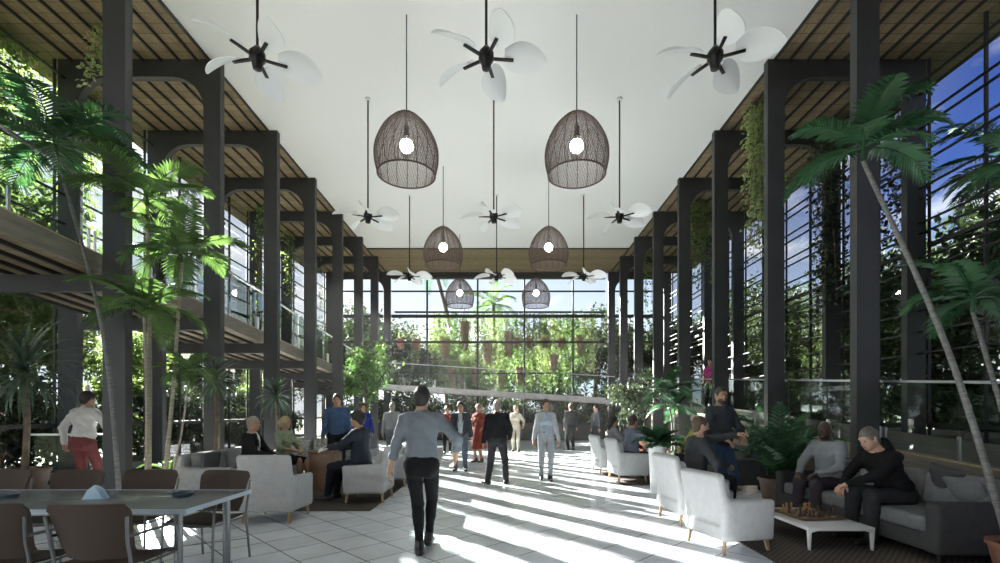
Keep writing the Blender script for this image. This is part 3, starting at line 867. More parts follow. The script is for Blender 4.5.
# left side: kept low beyond y=17 so that the sun comes in
for x, y, s, k in [(-14.5, 8.5, 1.25, 'bright'), (-12.6, 11.5, 1.1, 'light'), (-16.5, 13.5, 1.35, 'light'), (-13.2, 16.0, .8, 'bright'), (-20, 17, 1.2, 'broad'),
                   (-14.8, 20.5, .62, 'light'), (-12.5, 24.5, .6, 'bright'), (-17.5, 25, .75, 'broad'), (-15, 30, .75, 'light'), (-21, 32, .9, 'broad'), (-12.5, 33, .8, 'broad'), (-24, 40, 1.1, 'broad')]:
    put(k, x, y, s, 'outside the left glazing')
for x, y, s, k in [(-12.3, 8.8, .95, 'darkbush'), (-12.2, 11.6, 1.0, 'darkbush'), (-12.3, 14.0, 1.1, 'bush'), (-12.2, 16.8, 1.1, 'darkbush'), (-12.2, 19.3, 1.1, 'bush'), (-12.2, 22, 1.1, 'darkbush'), (-12.3, 24.8, 1.1, 'bush'), (-13.8, 12.4, 1.4, 'bush'), (-13.5, 18, 1.3, 'darkbush')]:
    put(k, x, y, s, 'low outside the left glazing')
for x, y, s, k in [(14.5, 7.2, 1.15, 'broad'), (13.6, 10.0, .9, 'broad'), (16.5, 12.5, 1.15, 'broad'), (13.2, 14.5, .85, 'light'), (15.5, 17.5, 1.0, 'broad'), (12.9, 19.5, .9, 'light'), (17, 22, 1.1, 'broad'), (14.6, 25.0, .9, 'broad'), (15.5, 30, 1.2, 'broad'), (20, 36, 1.4, 'broad')]:
    put(k, x, y, s, 'outside the right glazing')
for x, y, s, k in [(11.9, 7.4, 1.0, 'darkbush'), (12.1, 9.4, 1.15, 'darkbush'), (11.9, 11.6, 1.1, 'bush'), (12.3, 13.6, 1.3, 'darkbush'), (12.0, 15.8, 1.2, 'darkbush'), (12.1, 18.4, 1.2, 'bush'), (12.0, 21.2, 1.2, 'darkbush'), (12.1, 24, 1.2, 'darkbush')]:
    put(k, x, y, s, 'low outside the right glazing')
for x, y, s, k in [(-7.0, 31.5, .95, 'broad'), (-2.2, 33.5, .85, 'light'), (2.6, 31.0, .95, 'bright'), (6.4, 32.5, 1.1, 'broad'), (.3, 37, 1.0, 'broad'), (10.4, 30.5, 1.0, 'broad'), (-10.5, 36, 1.2, 'broad'), (4.8, 39, 1.2, 'broad'), (-5, 41, 1.1, 'broad')]:
    put(k, x, y, s, 'beyond the end window')
for x, y, s, k in [(-5.6, 29, 1.3, 'darkbush'), (-3.2, 28.6, 1.4, 'bush'), (-.4, 28.8, 1.5, 'bush'), (2.0, 28.3, 1.4, 'darkbush'), (4.4, 28.6, 1.5, 'bush'), (6.8, 28.4, 1.4, 'darkbush'), (-8, 28.6, 1.4, 'bush'), (9, 27.8, 1.2, 'bush')]:
    put(k, x, y, s, 'low beyond the end window')
# ---- palms outside
R = random.Random(8)
def outdoor_palm(label, base, top, L, leafm, n=15):
    root = empty('garden_palm', base, 0, label, 'palm', 'palms in the garden')
    t = tuple(top[i]-base[i] for i in range(3))
    stem(root, [(0,0,-.1), (t[0]*.4, t[1]*.4, t[2]*.5), t], .15, .10, bark, 'trunk')
    crown_fronds(root, t, n, L, leafm, R, (1.3, -.5), 1.7, 26, .5, .06)
outdoor_palm('tall palm rising behind the hanging garden beyond the end window', (-.4, 30, 0), (-.6, 30, 8.3), 2.2, leaf_palm)
outdoor_palm('leaning palm trunk seen through the top panes of the end window', (-1.9, 28, 0), (-4.2, 28.3, 10.6), 2.2, leaf_palm_d)
outdoor_palm('dark palm outside the nearest right glazing', (11.0, 8.6, 0), (10.7, 8.9, 6.2), 2.0, leaf_palm_d)
outdoor_palm('second dark palm outside the right glazing by the log terraces', (12.2, 10.9, 0), (11.9, 11.0, 7.4), 2.2, leaf_palm_d)

# ---- hanging garden just outside the end window
HG = 'hanging baskets outside the end window'
wire_m = bar_m
tag(MB().box((-6.2, 27.05, 7.2), (5.9, 27.15, 7.3)).build('beam', dark), 'dark rail carrying the hanging garden', kind='structure')
RR = random.Random(4)
def basket(x, z, h, r, label, m, tail, topl):
    """terracotta vessel on a wire with trailing strands and a leafy top"""
    root = empty('hanging_planter', (x, 27.1, z), 0, label, 'planter', HG)
    MB().lathe([(r*.72, 0), (r, h*.94), (r*1.08, h*.94), (r*1.08, h), (r*.9, h), (r*.88, h*.9), (.001, h*.9)], 16, cap=False).build('pot', m, root, smooth='auto')
    w_ = MB()
    for a in range(3):
        w_.tube([(r*math.cos(a*2.09), r*math.sin(a*2.09), h), (0,0,h+.8)], .007, 4)
    w_.tube([(0,0,h+.8), (0,0,7.2-z)], .007, 4); w_.build('wire', wire_m, root)
    vs = []; fs = []
    for i in range(topl):
        c = Vector((RR.gauss(0,.16), RR.gauss(0,.16), h+abs(RR.gauss(0,.25)))); d = Vector((RR.gauss(0,1), RR.gauss(0,1), RR.gauss(.4,.6))).normalized()
        leafquad(vs, fs, c, d, Vector((0,0,1)), RR.uniform(.14,.3), .06)
    for i in range(tail):
        a = RR.uniform(0, 6.28); p = Vector((r*math.cos(a)*1.1, r*math.sin(a)*1.1, h)); L = RR.uniform(.8, 2.4)
        for k in range(int(L*28)):
            c = p+Vector((RR.gauss(0,.06), RR.gauss(0,.06), -L*RR.random())); d = Vector((RR.gauss(0,1), RR.gauss(0,1), RR.gauss(-.8,.4))).normalized()
            leafquad(vs, fs, c, d, Vector((0,0,1)), RR.uniform(.08,.16), .06)
    if vs: MB().add(vs, fs).build('foliage', RR.choice([leaf_palm, leaf_ivy, leaf_ivy, leaf_tree]), root, norm=False)
pots = [(-5.85, 5.15, 'first terracotta pot from the left hanging outside the end window', 0, 24), (-4.95, 5.15, 'second terracotta pot from the left hanging outside the end window', 5, 24), (.75, 5.2, 'terracotta pot hanging left of the right pair outside the end window', 4, 60),
        (1.5, 5.2, 'third to last small terracotta pot hanging outside the end window', 8, 60), (2.4, 5.25, 'second to last small terracotta pot hanging outside the end window', 8, 70), (3.3, 5.2, 'last small terracotta pot hanging outside the end window', 10, 60)]
for x, z, l, tl, tp in pots: basket(x, z, .55, .24, l, terra, tl, tp)
longm = mat('brown_coir', (0.36, 0.24, 0.17), rough=.9, noise=(14, .25))
for i, (x, z, h) in enumerate([(-3.3, 4.5, 1.2), (-2.2, 5.2, 1.5), (-1.6, 3.0, 1.0), (-.9, 4.3, 1.3), (.3, 4.7, 1.4), (1.0, 3.1, 1.0), (-2.9, 2.9, 1.1), (2.9, 3.9, .9), (4.4, 4.8, 1.1), (-.1, 2.9, .9)]):
    basket(x, z, h, .27, f'long brown coir basket of the hanging garden, {ORD[[0,2,3,4,6,7,1,8,9,5][i]]} from the left', longm, 9, 50)
for i in range(9):
    x = -3.6+1.05*i
    ivy(f'green plant curtain of the hanging garden, {ORD[i]} from the left', (x, 27.12, 7.2), 16, 4.6, .9, [leaf_ivy, leaf_palm, leaf_tree][i % 3], 110, .13, (1,0,0), 'plant curtains outside the end window')

# ================================================================== CEILING FANS AND PENDANTS
fan_white = mat('white_fan_blade', (0.80, 0.81, 0.80), rough=.45)
fan_dark = mat('black_fan_metal', (0.015, 0.014, 0.014), rough=.35, metal=.6)
def make_fan():
    root = empty('ceiling_fan', (0,0,0))
    MB().tube([(0,0,.10), (0,0,2.84)], .018, 8).build('rod', fan_dark, root, smooth='auto')
    MB().lathe([(.07, 2.76), (.07, 2.79), (.03, 2.84)], 16).build('ceiling_cup', fan_white, root, smooth='auto')
    MB().lathe([(.02, -.17), (.055, -.16), (.07, -.08), (.10, -.04), (.10, .05), (.06, .10), (.03, .14)], 20).build('motor_hub', fan_dark, root, smooth='auto')
    for k in range(5):
        a = 2*PI*k/5+.35
        rot = Matrix.Rotation(a, 4, 'Z')
        bl = MB(); N = 14; outl = []
        pitch = Matrix.Rotation(math.radians(-38), 4, 'X')
        top = []; 
        for j in range(N+1):
            t = j/N; x = .24+.56*t; w_ = .185*math.sin(PI*min(.985, .10+.885*t))**.62
            top.append((x, w_, t))
        vs = []; fs = []
        for x, w_, t in top:
            for q in (-1, -.5, 0, .5, 1):
                p = Vector((x, q*w_, .05*(q*q)*w_/.19-.10*t*t))
                p = Vector((p.x, 0, 0))+pitch@Vector((0, p.y, p.z)); vs.append(rot@p)
        n0 = len(vs)
        for x, w_, t in top:
            for q in (-1, -.5, 0, .5, 1):
                p = Vector((x, q*w_, .05*(q*q)*w_/.19-.10*t*t+.012))
                p = Vector((p.x, 0, 0))+pitch@Vector((0, p.y, p.z)); vs.append(rot@p)
        for j in range(N):
            for q in range(4):
                i0 = j*5+q
                fs.append((i0, i0+1, i0+6, i0+5)); fs.append((n0+i0+5, n0+i0+6, n0+i0+1, n0+i0))
        for j in range(N):
            fs.append((j*5, j*5+5, n0+j*5+5, n0+j*5)); fs.append((j*5+4, n0+j*5+4, n0+j*5+9, j*5+9))
        fs.append((0, n0, n0+1, 1)); 
        for q in range(4):
            if q: fs.append((q, n0+q, n0+q+1, q+1))
            e0 = N*5+q; fs.append((e0, e0+1, n0+e0+1, n0+e0))
        b = bl.add(vs, fs).build('blade', fan_white, root, smooth='auto')
        MB().bar(rot@Vector((.06,0,-.02)), rot@Vector((.36,.0,-.02)), .045, .022).build('blade_arm', fan_dark, b, bevel=.004)
    return root
FG = 'white bladed ceiling fans in three rows'
fan0 = None
rows = ['front', 'middle', 'far']; cols = ['left', 'centre', 'right']
for r_, (y, zz) in enumerate(((6.2, 6.16), (11.28, 6.18), (16.3, 6.2))):
    for c_, x in enumerate((-3.22, -.22, 2.78)):
        lab = f'white bladed ceiling fan on a long rod, {cols[c_]} one of the {rows[r_]} row'
        a = [.1, 1.0, .5, 2.0, .35, 1.5, .9, .2, .6][r_*3+c_]
        if fan0 is None:
            fan0 = make_fan(); fan0.location = (x, y, zz); fan0.rotation_euler = (0,0,a); tag(fan0, lab, 'fan', FG)
        else: dup(fan0, (x, y, zz), a, lab)
wick = mat('dark_woven_rattan', (0.07, 0.045, 0.034), rough=.7)
bulb_m = mat('glowing_bulb', (1, .95, .9), emit=((1.0, .96, .92), 30))
def make_pendant():
    root = empty('pendant_lamp', (0,0,0))                    # origin at the rim
    H, Rm = 1.16, .60
    prof = []
    for i in range(25):
        t = i/24                                            # 0 rim .. 1 top
        if t < .3: r = .535+(Rm-.535)*math.sin(t/.3*PI/2)
        else: r = Rm*math.cos((t-.3)/.7*PI/2*.965)**.62
        prof.append((r, H*t))
    rib = MB()
    for k in range(18):
        a = 2*PI*k/18; rib.tube([(r*math.cos(a), r*math.sin(a), z) for r, z in prof], .0065, 5)
    ring_pts = lambda r, z, n=40: [(r*math.cos(2*PI*j/n), r*math.sin(2*PI*j/n), z) for j in range(n+1)]
    sh = rib.build('shade_rib', wick, root, smooth=True, norm=False)
    wv = MB()
    for i in range(64):
        x = .4+23.2*i/63; j = min(int(x), 23); f = x-j
        wv.tube(ring_pts(prof[j][0]*(1-f)+prof[j+1][0]*f, prof[j][1]*(1-f)+prof[j+1][1]*f, 32), .0042, 3, cap=False)
    for k in range(72):
        a = 2*PI*k/72; wv.tube([(r*.995*math.cos(a+.5*z), r*.995*math.sin(a+.5*z), z) for r, z in prof], .0036, 3, cap=False)
    wv.build('woven_shade', wick, root, smooth=True, norm=False)
    rm = MB(); rm.tube(ring_pts(prof[0][0], 0), .017, 6, cap=False);
    rm.build('rim', wick, root, smooth=True)
    MB().lathe([(.06, H-.04), (.075, H), (.03, H+.03), (.012, H+.06)], 16).build('cap', fan_dark, root, smooth='auto')
    MB().tube([(0,0,H+.03), (0,0,CEIL-5.98)], .011, 6).build('cord', fan_dark, root, smooth=True)
    MB().lathe([(.05, H*.62), (.05, H*.78), (.02, H*.82), (.008, H)], 12).build('lamp_holder', fan_dark, root, smooth='auto')
    MB().sphere((0,0,H*.47), .125, 20, 12).build('bulb', bulb_m, root, smooth=True)
    return root
PG = 'dark woven dome pendants in three pairs'
pen0 = None
for r_, y in enumerate((8.92, 14.4, 19.9)):
    for c_, x in enumerate((-1.82, 1.39)):
        lab = f'dark woven dome pendant lamp with glowing bulb, {["left","right"][c_]} one of the {["nearest","middle","farthest"][r_]} pair'
        if pen0 is None:
            pen0 = make_pendant(); pen0.location = (x, y, 5.98); tag(pen0, lab, 'lamp', PG)
        else: dup(pen0, (x, y, 5.98), .2*r_, lab)
# ================================================================== FURNITURE
fab = mat('light_grey_upholstery', (0.42, 0.43, 0.43), rough=.85, noise=(14, .06), bump=(220, .25))
fab_d = mat('dark_grey_upholstery', (0.045, 0.046, 0.048), rough=.85, noise=(14, .12), bump=(220, .25))
fab_m = mat('mid_grey_upholstery', (0.27, 0.28, 0.285), rough=.85, noise=(14, .1), bump=(220, .25))
fab_s = mat('slate_grey_upholstery', (0.17, 0.18, 0.185), rough=.85, noise=(14, .12), bump=(220, .25))
cush_l = mat('pale_cushion_cloth', (0.42, 0.43, 0.42), rough=.9, noise=(9, .15))
cush_p = mat('mottled_cushion_cloth', (0.33, 0.345, 0.32), rough=.9, noise=(22, .6))
cush_d = mat('charcoal_cushion_cloth', (0.06, 0.062, 0.065), rough=.9)
oak = wood_mat('pale_oak', (.30, .20, .11), (.48, .34, .2), (8, 8, 1), .5)
walnut = wood_mat('walnut', (.10, .055, .03), (.2, .115, .065), (6, 1, 1), .45)

def legs(root, pts, h, r0, r1, m, splay=.0):
    for x, y in pts:
        d = Vector((x, y, 0)); d = d.normalized()*splay if d.length else d
        MB().tube([(x+d.x, y+d.y, 0), (x, y, h)], r0, 10, r2=r1).build('leg', m, root, smooth='auto')

def make_armchair():
    """faces +y; origin on the floor"""
    root = empty('armchair', (0,0,0))
    lean = rotm('X', .22)
    fr = [RBox((0, -.285, .535), (.345, .05, .36), .045, lean, .04),
          RBox((-.315, .01, .375), (.045, .325, .225), .04, rotm('X', -.05), .05), RBox((.315, .01, .375), (.045, .325, .225), .04, rotm('X', -.05), .05),
          RBox((0, .0, .225), (.335, .31, .08), .03, None, .03)]
    sub = [Ell((0, -.34, .915), (.22, .4, .03))]
    soft('upholstered_shell', fr, .016, fab, root)
    soft('seat_cushion', [RBox((0, .04, .375), (.262, .28, .085), .05)], .016, fab, root)
    soft('back_cushion', [RBox((0, -.195, .60), (.258, .055, .21), .05, lean)], .016, fab, root)
    legs(root, [(-.28,-.27), (.28,-.27), (-.28,.27), (.28,.27)], .17, .017, .027, oak, .03)
    return root
AG = 'light grey upholstered armchairs'
arm0 = make_armchair()
arm0.location = (-3.20, 6.70, 0); arm0.rotation_euler = (0,0,.0); arm0.scale = (1.05,)*3
tag(arm0, 'light grey armchair seen from behind beside the dining table', 'armchair', AG)
A = lambda l, x, y, a, s=1.05: dup(arm0, (x, y, 0), a, l, None, s)
A('light grey armchair holding the dark haired man in a navy suit', -2.28, 8.1, PI/2)
A('light grey armchair just behind the navy suited man, partly hidden by the walking man', -2.3, 9.75, PI/2+.1)
A('nearest light grey armchair at right beside the low white table', 2.52, 5.32, -PI/2+.26, .97)
A('light grey armchair under the man in the charcoal jersey', 2.60, 6.55, -PI/2+.1)
A('light grey armchair of the far right group holding the man in a blue grey shirt', 2.72, 10.35, -PI/2+.1)
A('light grey armchair farthest back of the right group, holding the dark haired woman', 2.62, 11.75, -PI/2+.1)

def pillow(label, loc, rot, s, m, group='scatter cushions on the sofas'):
    h = .018
    v, q = surf([([RBox((0,0,0), (s[0], s[1]*.28, s[2]), s[1]*.27, None, .02), Ell((0,0,0), (s[0]*.86, s[1], s[2]*.86), None, .06)], [])], h)
    o = arr_obj('cushion', v, q, m)
    o.location = loc; o.rotation_euler = rot
    return tag(o, label, 'cushion', group)
def sofa(label, loc, rz, W, m, D=.95, seat=.43, hb=.80, n=3, arms=True, group=None, harm=.60, mf=None):
    """faces +y"""
    root = empty('sofa', loc, rz, label, 'sofa', group)
    fr = [RBox((0, -D/2+.09, (hb+.1)/2), (W/2, .09, (hb-.1)/2), .04, None, .03), RBox((0, 0, .19), (W/2, D/2, .09), .03, None, .03)]
    if arms: fr += [RBox((s_*(W/2-.08), 0, (harm+.1)/2), (.08, D/2, (harm-.1)/2), .035, None, .03) for s_ in (-1, 1)]
    soft('frame', fr, .02, mf or m, root)
    iw = W-(.34 if arms else .04)
    for k in range(n):
        x = -iw/2+iw*(k+.5)/n
        soft('seat_cushion', [RBox((x, .08, seat-.075), (iw/n/2-.006, D/2-.1, .085), .045)], .02, m, root)
        soft('back_cushion', [RBox((x, -D/2+.25, seat+.19), (iw/n/2-.01, .085, .20), .07, rotm('X', .16))], .02, m, root)
    legs(root, [(s_*(W/2-.1), t*(D/2-.1)) for s_ in (-1, 1) for t in (-1, 1)], .11, .02, .024, bar_m)
    return root
SG = 'lounge sofas'
sofa('grey sofa along the left columns seating the man in black and the blonde woman', (-4.85, 8.95, 0), -PI/2, 2.7, fab_m, group=SG)
sofa('grey sofa at the back of the left lounge with mottled cushions, facing the camera', (-4.35, 11.75, 0), PI, 2.3, fab_m, group=SG, hb=.84)
sofa('long dark grey sofa at right seating two men at the chess table', (4.72, 5.95, 0), PI/2, 2.75, fab_s, 1.02, group=SG, mf=fab_d)
sofa('dark grey sofa of the far right group seating the woman in yellow', (4.55, 10.15, 0), PI/2, 2.3, fab_d, group=SG)
pillow('pale mottled cushion, left one on the back sofa of the left lounge', (-4.95, 11.52, .66), (-.25, .1, .1), (.25, .10, .22), cush_p)
pillow('pale mottled cushion, middle one on the back sofa of the left lounge', (-4.35, 11.5, .66), (-.28, -.15, .0), (.25, .10, .22), cush_p)
pillow('pale mottled cushion, right one on the back sofa of the left lounge', (-3.78, 11.5, .66), (-.28, .2, -.1), (.25, .10, .22), cush_p)
pillow('charcoal cushion at the near end of the left sofa', (-4.86, 7.86, .63), (-.2, 0, -PI/2), (.22, .10, .2), cush_d)
pillow('pale grey cushion on the dark sofa between the two seated men', (4.9, 6.20, .66), (-.25, .1, PI/2), (.24, .10, .21), cush_l)
pillow('mid grey cushion leaning at the near end of the dark sofa', (4.95, 5.02, .62), (-.5, .0, PI/2-.1), (.23, .10, .19), fab_s)
pillow('grey cushion behind the man in the black hoodie on the dark sofa', (4.98, 5.3, .68), (-.2, -.2, PI/2), (.22, .09, .2), cush_d)

# --- rugs
rug_m = checker_mat('dark_woven_rug', (0.034, 0.027, 0.022), (0.10, 0.082, 0.068), .035, .95)
for lab, lo, hi in [('dark brown woven rug under the left lounge group', (-5.75, 7.18), (-2.02, 11.1)), ('dark brown woven rug under the chess table and dark sofa', (2.72, 4.0), (5.25, 6.95)), ('dark brown woven rug under the far right lounge group', (2.45, 9.75), (5.1, 12.4))]:
    o = MB().box((lo[0], lo[1], .0), (hi[0], hi[1], .012)).build('rug', rug_m, bevel=.004); tag(o, lab, 'rug')

# --- low white chess table
wlac = mat('white_lacquer', (0.74, 0.75, 0.76), rough=.3)
t = empty('coffee_table', (3.64, 5.62, .014), 0, 'low white table with a chess game on it before the dark sofa', 'table')
MB().box((-.36, -.54, .21), (.36, .54, .25)).build('tabletop', wlac, t, bevel=.008)
for sx in (-1, 1):
    for sy in (-1, 1):
        x, y = sx*.34, sy*.52
        lg = MB(); lg.prism([(x-.02*sx, .215), (x+.018*sx, .215), (x+.006*sx, 0), (x-.010*sx, 0)], y-.018, y+.018); lg.prism([(x-.10*sx, .215), (x, .215), (x, .17), (x-.02*sx, .19)], y-.014, y+.014)
        lg.build('leg', wlac, t, bevel=.003)
bd = empty('chessboard', (3.64, 5.66, .264), .12, 'dark wooden chessboard lying on the low white table', 'chessboard')
MB().box((-.27, -.27, 0), (.27, .27, .018)).build('frame', walnut, bd, bevel=.004)
MB().box((-.24, -.24, .018), (.24, .24, .021)).build('playing_field', checker_mat('chess_squares', (.05,.03,.02), (.45,.32,.18), .06), bd)
PROF = {'pawn': [(.017,0),(.017,.006),(.009,.014),(.006,.03),(.010,.034),(.006,.036),(.010,.044),(.008,.052),(.001,.055)],
        'rook': [(.020,0),(.020,.008),(.012,.016),(.010,.045),(.015,.05),(.015,.062),(.010,.062),(.009,.056),(.001,.056)],
        'bishop': [(.020,0),(.020,.008),(.011,.016),(.007,.048),(.012,.052),(.008,.055),(.012,.066),(.008,.078),(.003,.084),(.001,.086)],
        'king': [(.021,0),(.021,.01),(.012,.02),(.008,.06),(.014,.066),(.009,.07),(.014,.088),(.010,.094),(.004,.097),(.003,.108),(.001,.109)]}
gold = mat('honey_wood_piece', (.45, .27, .10), rough=.35); ebon = mat('dark_wood_piece', (.06, .03, .02), rough=.35)
PM = {}
RR = random.Random(3)
spots = [(i, j) for i in range(8) for j in (0, 1, 6, 7)]; RR.shuffle(spots)
for k, (i, j) in enumerate(spots[:22]):
    kind = ['pawn', 'pawn', 'rook', 'bishop', 'pawn', 'king'][k % 6]; col = (gold, 'honey coloured') if j > 3 else (ebon, 'dark')
    if RR.random() < .4: j = RR.choice((2, 3, 4, 5))
    key = (kind, col[1])
    if key not in PM:
        o = MB().lathe(PROF[kind], 12).build('chess_piece', col[0], smooth='auto'); PM[key] = o
    else: o = PM[key].copy(); COL.objects.link(o)
    p = Matrix.Rotation(.12, 4, 'Z')@Vector(((i-3.5)*.06, (j-3.5)*.06, 0)); o.location = (3.64+p.x, 5.66+p.y, .285); o.scale = (1.25,)*3
    tag(o, f'{col[1]} wooden chess {kind} standing on the chessboard', 'chess piece', 'chess pieces on the low table'); o.location.z += .0125

# --- side table in the left lounge
t = empty('side_table', (-3.50, 9.35, .014), 0, 'boxy brown wooden side table by the seated woman', 'table')
MB().box((-.26, -.26, .70), (.26, .26, .74)).build('tabletop', walnut, t, bevel=.006)
MB().box((-.24, -.24, .0), (.24, .24, .70)).build('body', walnut, t, bevel=.006)
MB().box((-.22, -.252, .36), (.22, -.238, .68)).build('drawer', walnut, t, bevel=.003)

# --- dining table
tt_m = mat('grey_laminate_top', (0.17, 0.185, 0.195), rough=.2, noise=(3, .08)); tt_e = mat('blue_grey_table_edge', (0.34, 0.42, 0.49), rough=.35)
steel = mat('grey_steel_tube', (0.20, 0.21, 0.22), rough=.3, metal=.9)
t = empty('dining_table', (-3.85, 4.12, 0), 0, 'long grey topped dining table with pale blue edge at the lower left', 'table')
MB().box((-1.4, -.47, .722), (1.4, .47, .75)).build('tabletop', tt_m, t, bevel=.004)
MB().box((-1.408, -.478, .716), (1.408, -.468, .752)).add([], []).box((-1.408, .468, .716), (1.408, .478, .752)).box((-1.408, -.468, .716), (-1.398, .468, .752)).box((1.398, -.468, .716), (1.408, .468, .752)).build('edge_band', tt_e, t)
for x in (-1.2, -.1, 1.25):
    for y in (-.33, .33): MB().tube([(x, y, 0), (x, y, .722)], .032, 14).build('leg', steel, t, smooth='auto')
for y in (-.33, .33): MB().bar((-1.25, y, .70), (1.28, y, .70), .03, .045).build('rail', steel, t)

# --- dining chairs
mesh_m = mat('taupe_sling_mesh', (0.062, 0.045, 0.033), rough=.7, bump=(260, .6), trans=.18)
def sheet(mb, fn, nu, nv, th):
    """thin shell over a parametric sheet"""
    P = [[Vector(fn(i/nu, j/nv)) for j in range(nv+1)] for i in range(nu+1)]
    vs = []
    for off in (0, 1):
        for i in range(nu+1):
            for j in range(nv+1):
                du = P[min(i+1,nu)][j]-P[max(i-1,0)][j]; dv = P[i][min(j+1,nv)]-P[i][max(j-1,0)]
                n = du.cross(dv); n = n.normalized() if n.length > 1e-9 else Vector((0,0,1))
                vs.append(P[i][j]+n*(th*off))
    W_ = nv+1; N0 = (nu+1)*W_; fs = []
    for i in range(nu):
        for j in range(nv):
            a = i*W_+j; fs += [(a, a+1, a+W_+1, a+W_), (N0+a+W_, N0+a+W_+1, N0+a+1, N0+a)]
    for i in range(nu):
        a = i*W_; b = a+nv; fs += [(a+W_, N0+a+W_, N0+a, a), (b, N0+b, N0+b+W_, b+W_)]
    for j in range(nv):
        a = j; b = nu*W_+j; fs += [(a, N0+a, N0+a+1, a+1), (b+1, N0+b+1, N0+b, b)]
    return mb.add(vs, fs)
def make_chair():
    """faces +y"""
    root = empty('dining_chair', (0,0,0))
    def back(u, v):
        x = (u-.5)*2; hw = .285-.045*(1-v)
        e_ = min(1, 1)
        vv = v
        # rounded upper and lower corners
        r = .16
        edge = abs(x)
        zz = .50+.39*vv
        if edge > .82 and vv > .8: zz -= .05*((edge-.82)/.18)**2*((vv-.8)/.2)
        if edge > .82 and vv < .2: zz += .05*((edge-.82)/.18)**2*((.2-vv)/.2)
        return (x*hw, -.235-.10*vv+.075*x*x, zz)
    sheet(MB(), back, 18, 10, .012).build('backrest', mesh_m, root, smooth='auto')
    def seat(u, v):
        x = (u-.5)*2; hw = .245+.02*v
        return (x*hw, -.22+.44*v, .455-.018*(1-x*x)-.012*math.sin(PI*v)+(.0 if v < .85 else -.03*((v-.85)/.15)**2))
    sheet(MB(), seat, 12, 10, .014).build('seat', mesh_m, root, smooth='auto')
    for s_ in (-1, 1):
        rear = smooth_path([(s_*.275, -.27, 0), (s_*.262, -.235, .44), (s_*.262, -.262, .62), (s_*.275, -.285, .80)], 14)
        MB().tube(rear, .0115, 8).build('leg', steel, root, smooth='auto')
        front = smooth_path([(s_*.28, .24, 0), (s_*.272, .225, .40), (s_*.272, .20, .60), (s_*.27, .15, .648), (s_*.268, 0, .655), (s_*.265, -.20, .66), (s_*.265, -.265, .665)], 26)
        MB().tube(front, .0115, 8).build('leg', steel, root, smooth='auto')
        MB().tube([(s_*.262, -.232, .43), (s_*.272, .225, .43)], .010, 8).build('side_rail', steel, root, smooth='auto')
    MB().tube([(-.272, .225, .43), (.272, .225, .43)], .010, 8).build('cross_rail', steel, root, smooth='auto')
    MB().tube([(-.276, .232, .2), (.268, -.245, .2)], .004, 6).build('brace', steel, root)
    MB().tube([(.276, .232, .2), (-.268, -.245, .2)], .004, 6).build('brace', steel, root)
    return root
CG = 'taupe mesh dining chairs round the grey table'
ch0 = make_chair(); ch0.location = (-2.80, 3.46, 0); tag(ch0, 'taupe mesh dining chair on the near side, right one, back to the camera', 'chair', CG)
D = lambda l, x, y, a: dup(ch0, (x, y, 0), a, l)
D('taupe mesh dining chair on the near side, cut by the left edge of the photo', -3.52, 3.46, .06)
D('taupe mesh dining chair at the far right corner of the table', -2.95, 4.70, PI-.16)
D('taupe mesh dining chair on the far side directly in front of the first left column', -3.72, 4.75, PI+.05)
D('taupe mesh dining chair on the far side in front of the man in red trousers', -4.50, 4.75, PI)
D('taupe mesh dining chair on the far side, cut by the left edge of the photo', -5.28, 4.75, PI-.05)

# --- things on the table
nap = mat('pale_blue_napkin', (.42, .60, .74), rough=.9)
o = MB(); 
o.add([(-.09,-.05,0),(.09,-.05,0),(0,-.012,.115)], [(0,1,2)]); o.add([(-.09,.05,0),(.09,.05,0),(0,.012,.115)], [(0,2,1)])
n = MB()
for k in range(5):
    y = -.04+.02*k; s_ = 1-.07*abs(k-2)
    n.prism([(-.095*s_, 0), (-.05*s_, .075), (-.012, .118*s_), (.018, .112*s_), (.05*s_, .07), (.095*s_, 0)], y, y+.013)
nb = n.build('napkin_stack', nap, bevel=.002); nb.location = (-3.55, 4.12, .75); nb.rotation_euler = (0,0,.15); tag(nb, 'folded pale blue napkins standing in the middle of the dining table', 'napkins')
dish = mat('slate_blue_dish', (.06, .10, .125), rough=.35)
for lab, x, y in (('slate blue ashtray dish near the right end of the dining table', -2.86, 4.22), ('slate blue ashtray dish at the left edge of the photo on the dining table', -4.35, 4.15)):
    o = MB().lathe([(.072, 0), (.088, .03), (.088, .036), (.078, .036), (.066, .012), (.001, .010)], 24, cap=False).build('dish', dish, smooth='auto'); o.location = (x, y, .75); tag(o, lab, 'dish', 'slate dishes on the dining table')
# --- pale cone lamp outside behind the man in red trousers
l = empty('garden_lamp', (-9.9, 11.3, -.05), 0, 'small white cone topped garden lamp behind the man in red trousers', 'lamp')
MB().tube([(0,0,0), (0,0,1.75)], .03, 10).build('post', dark, l, smooth='auto')
MB().lathe([(.17, 1.75), (.17, 1.77), (.02, 2.2), (.001, 2.22)], 20).build('lamp_shade', wlac, l, smooth='auto')
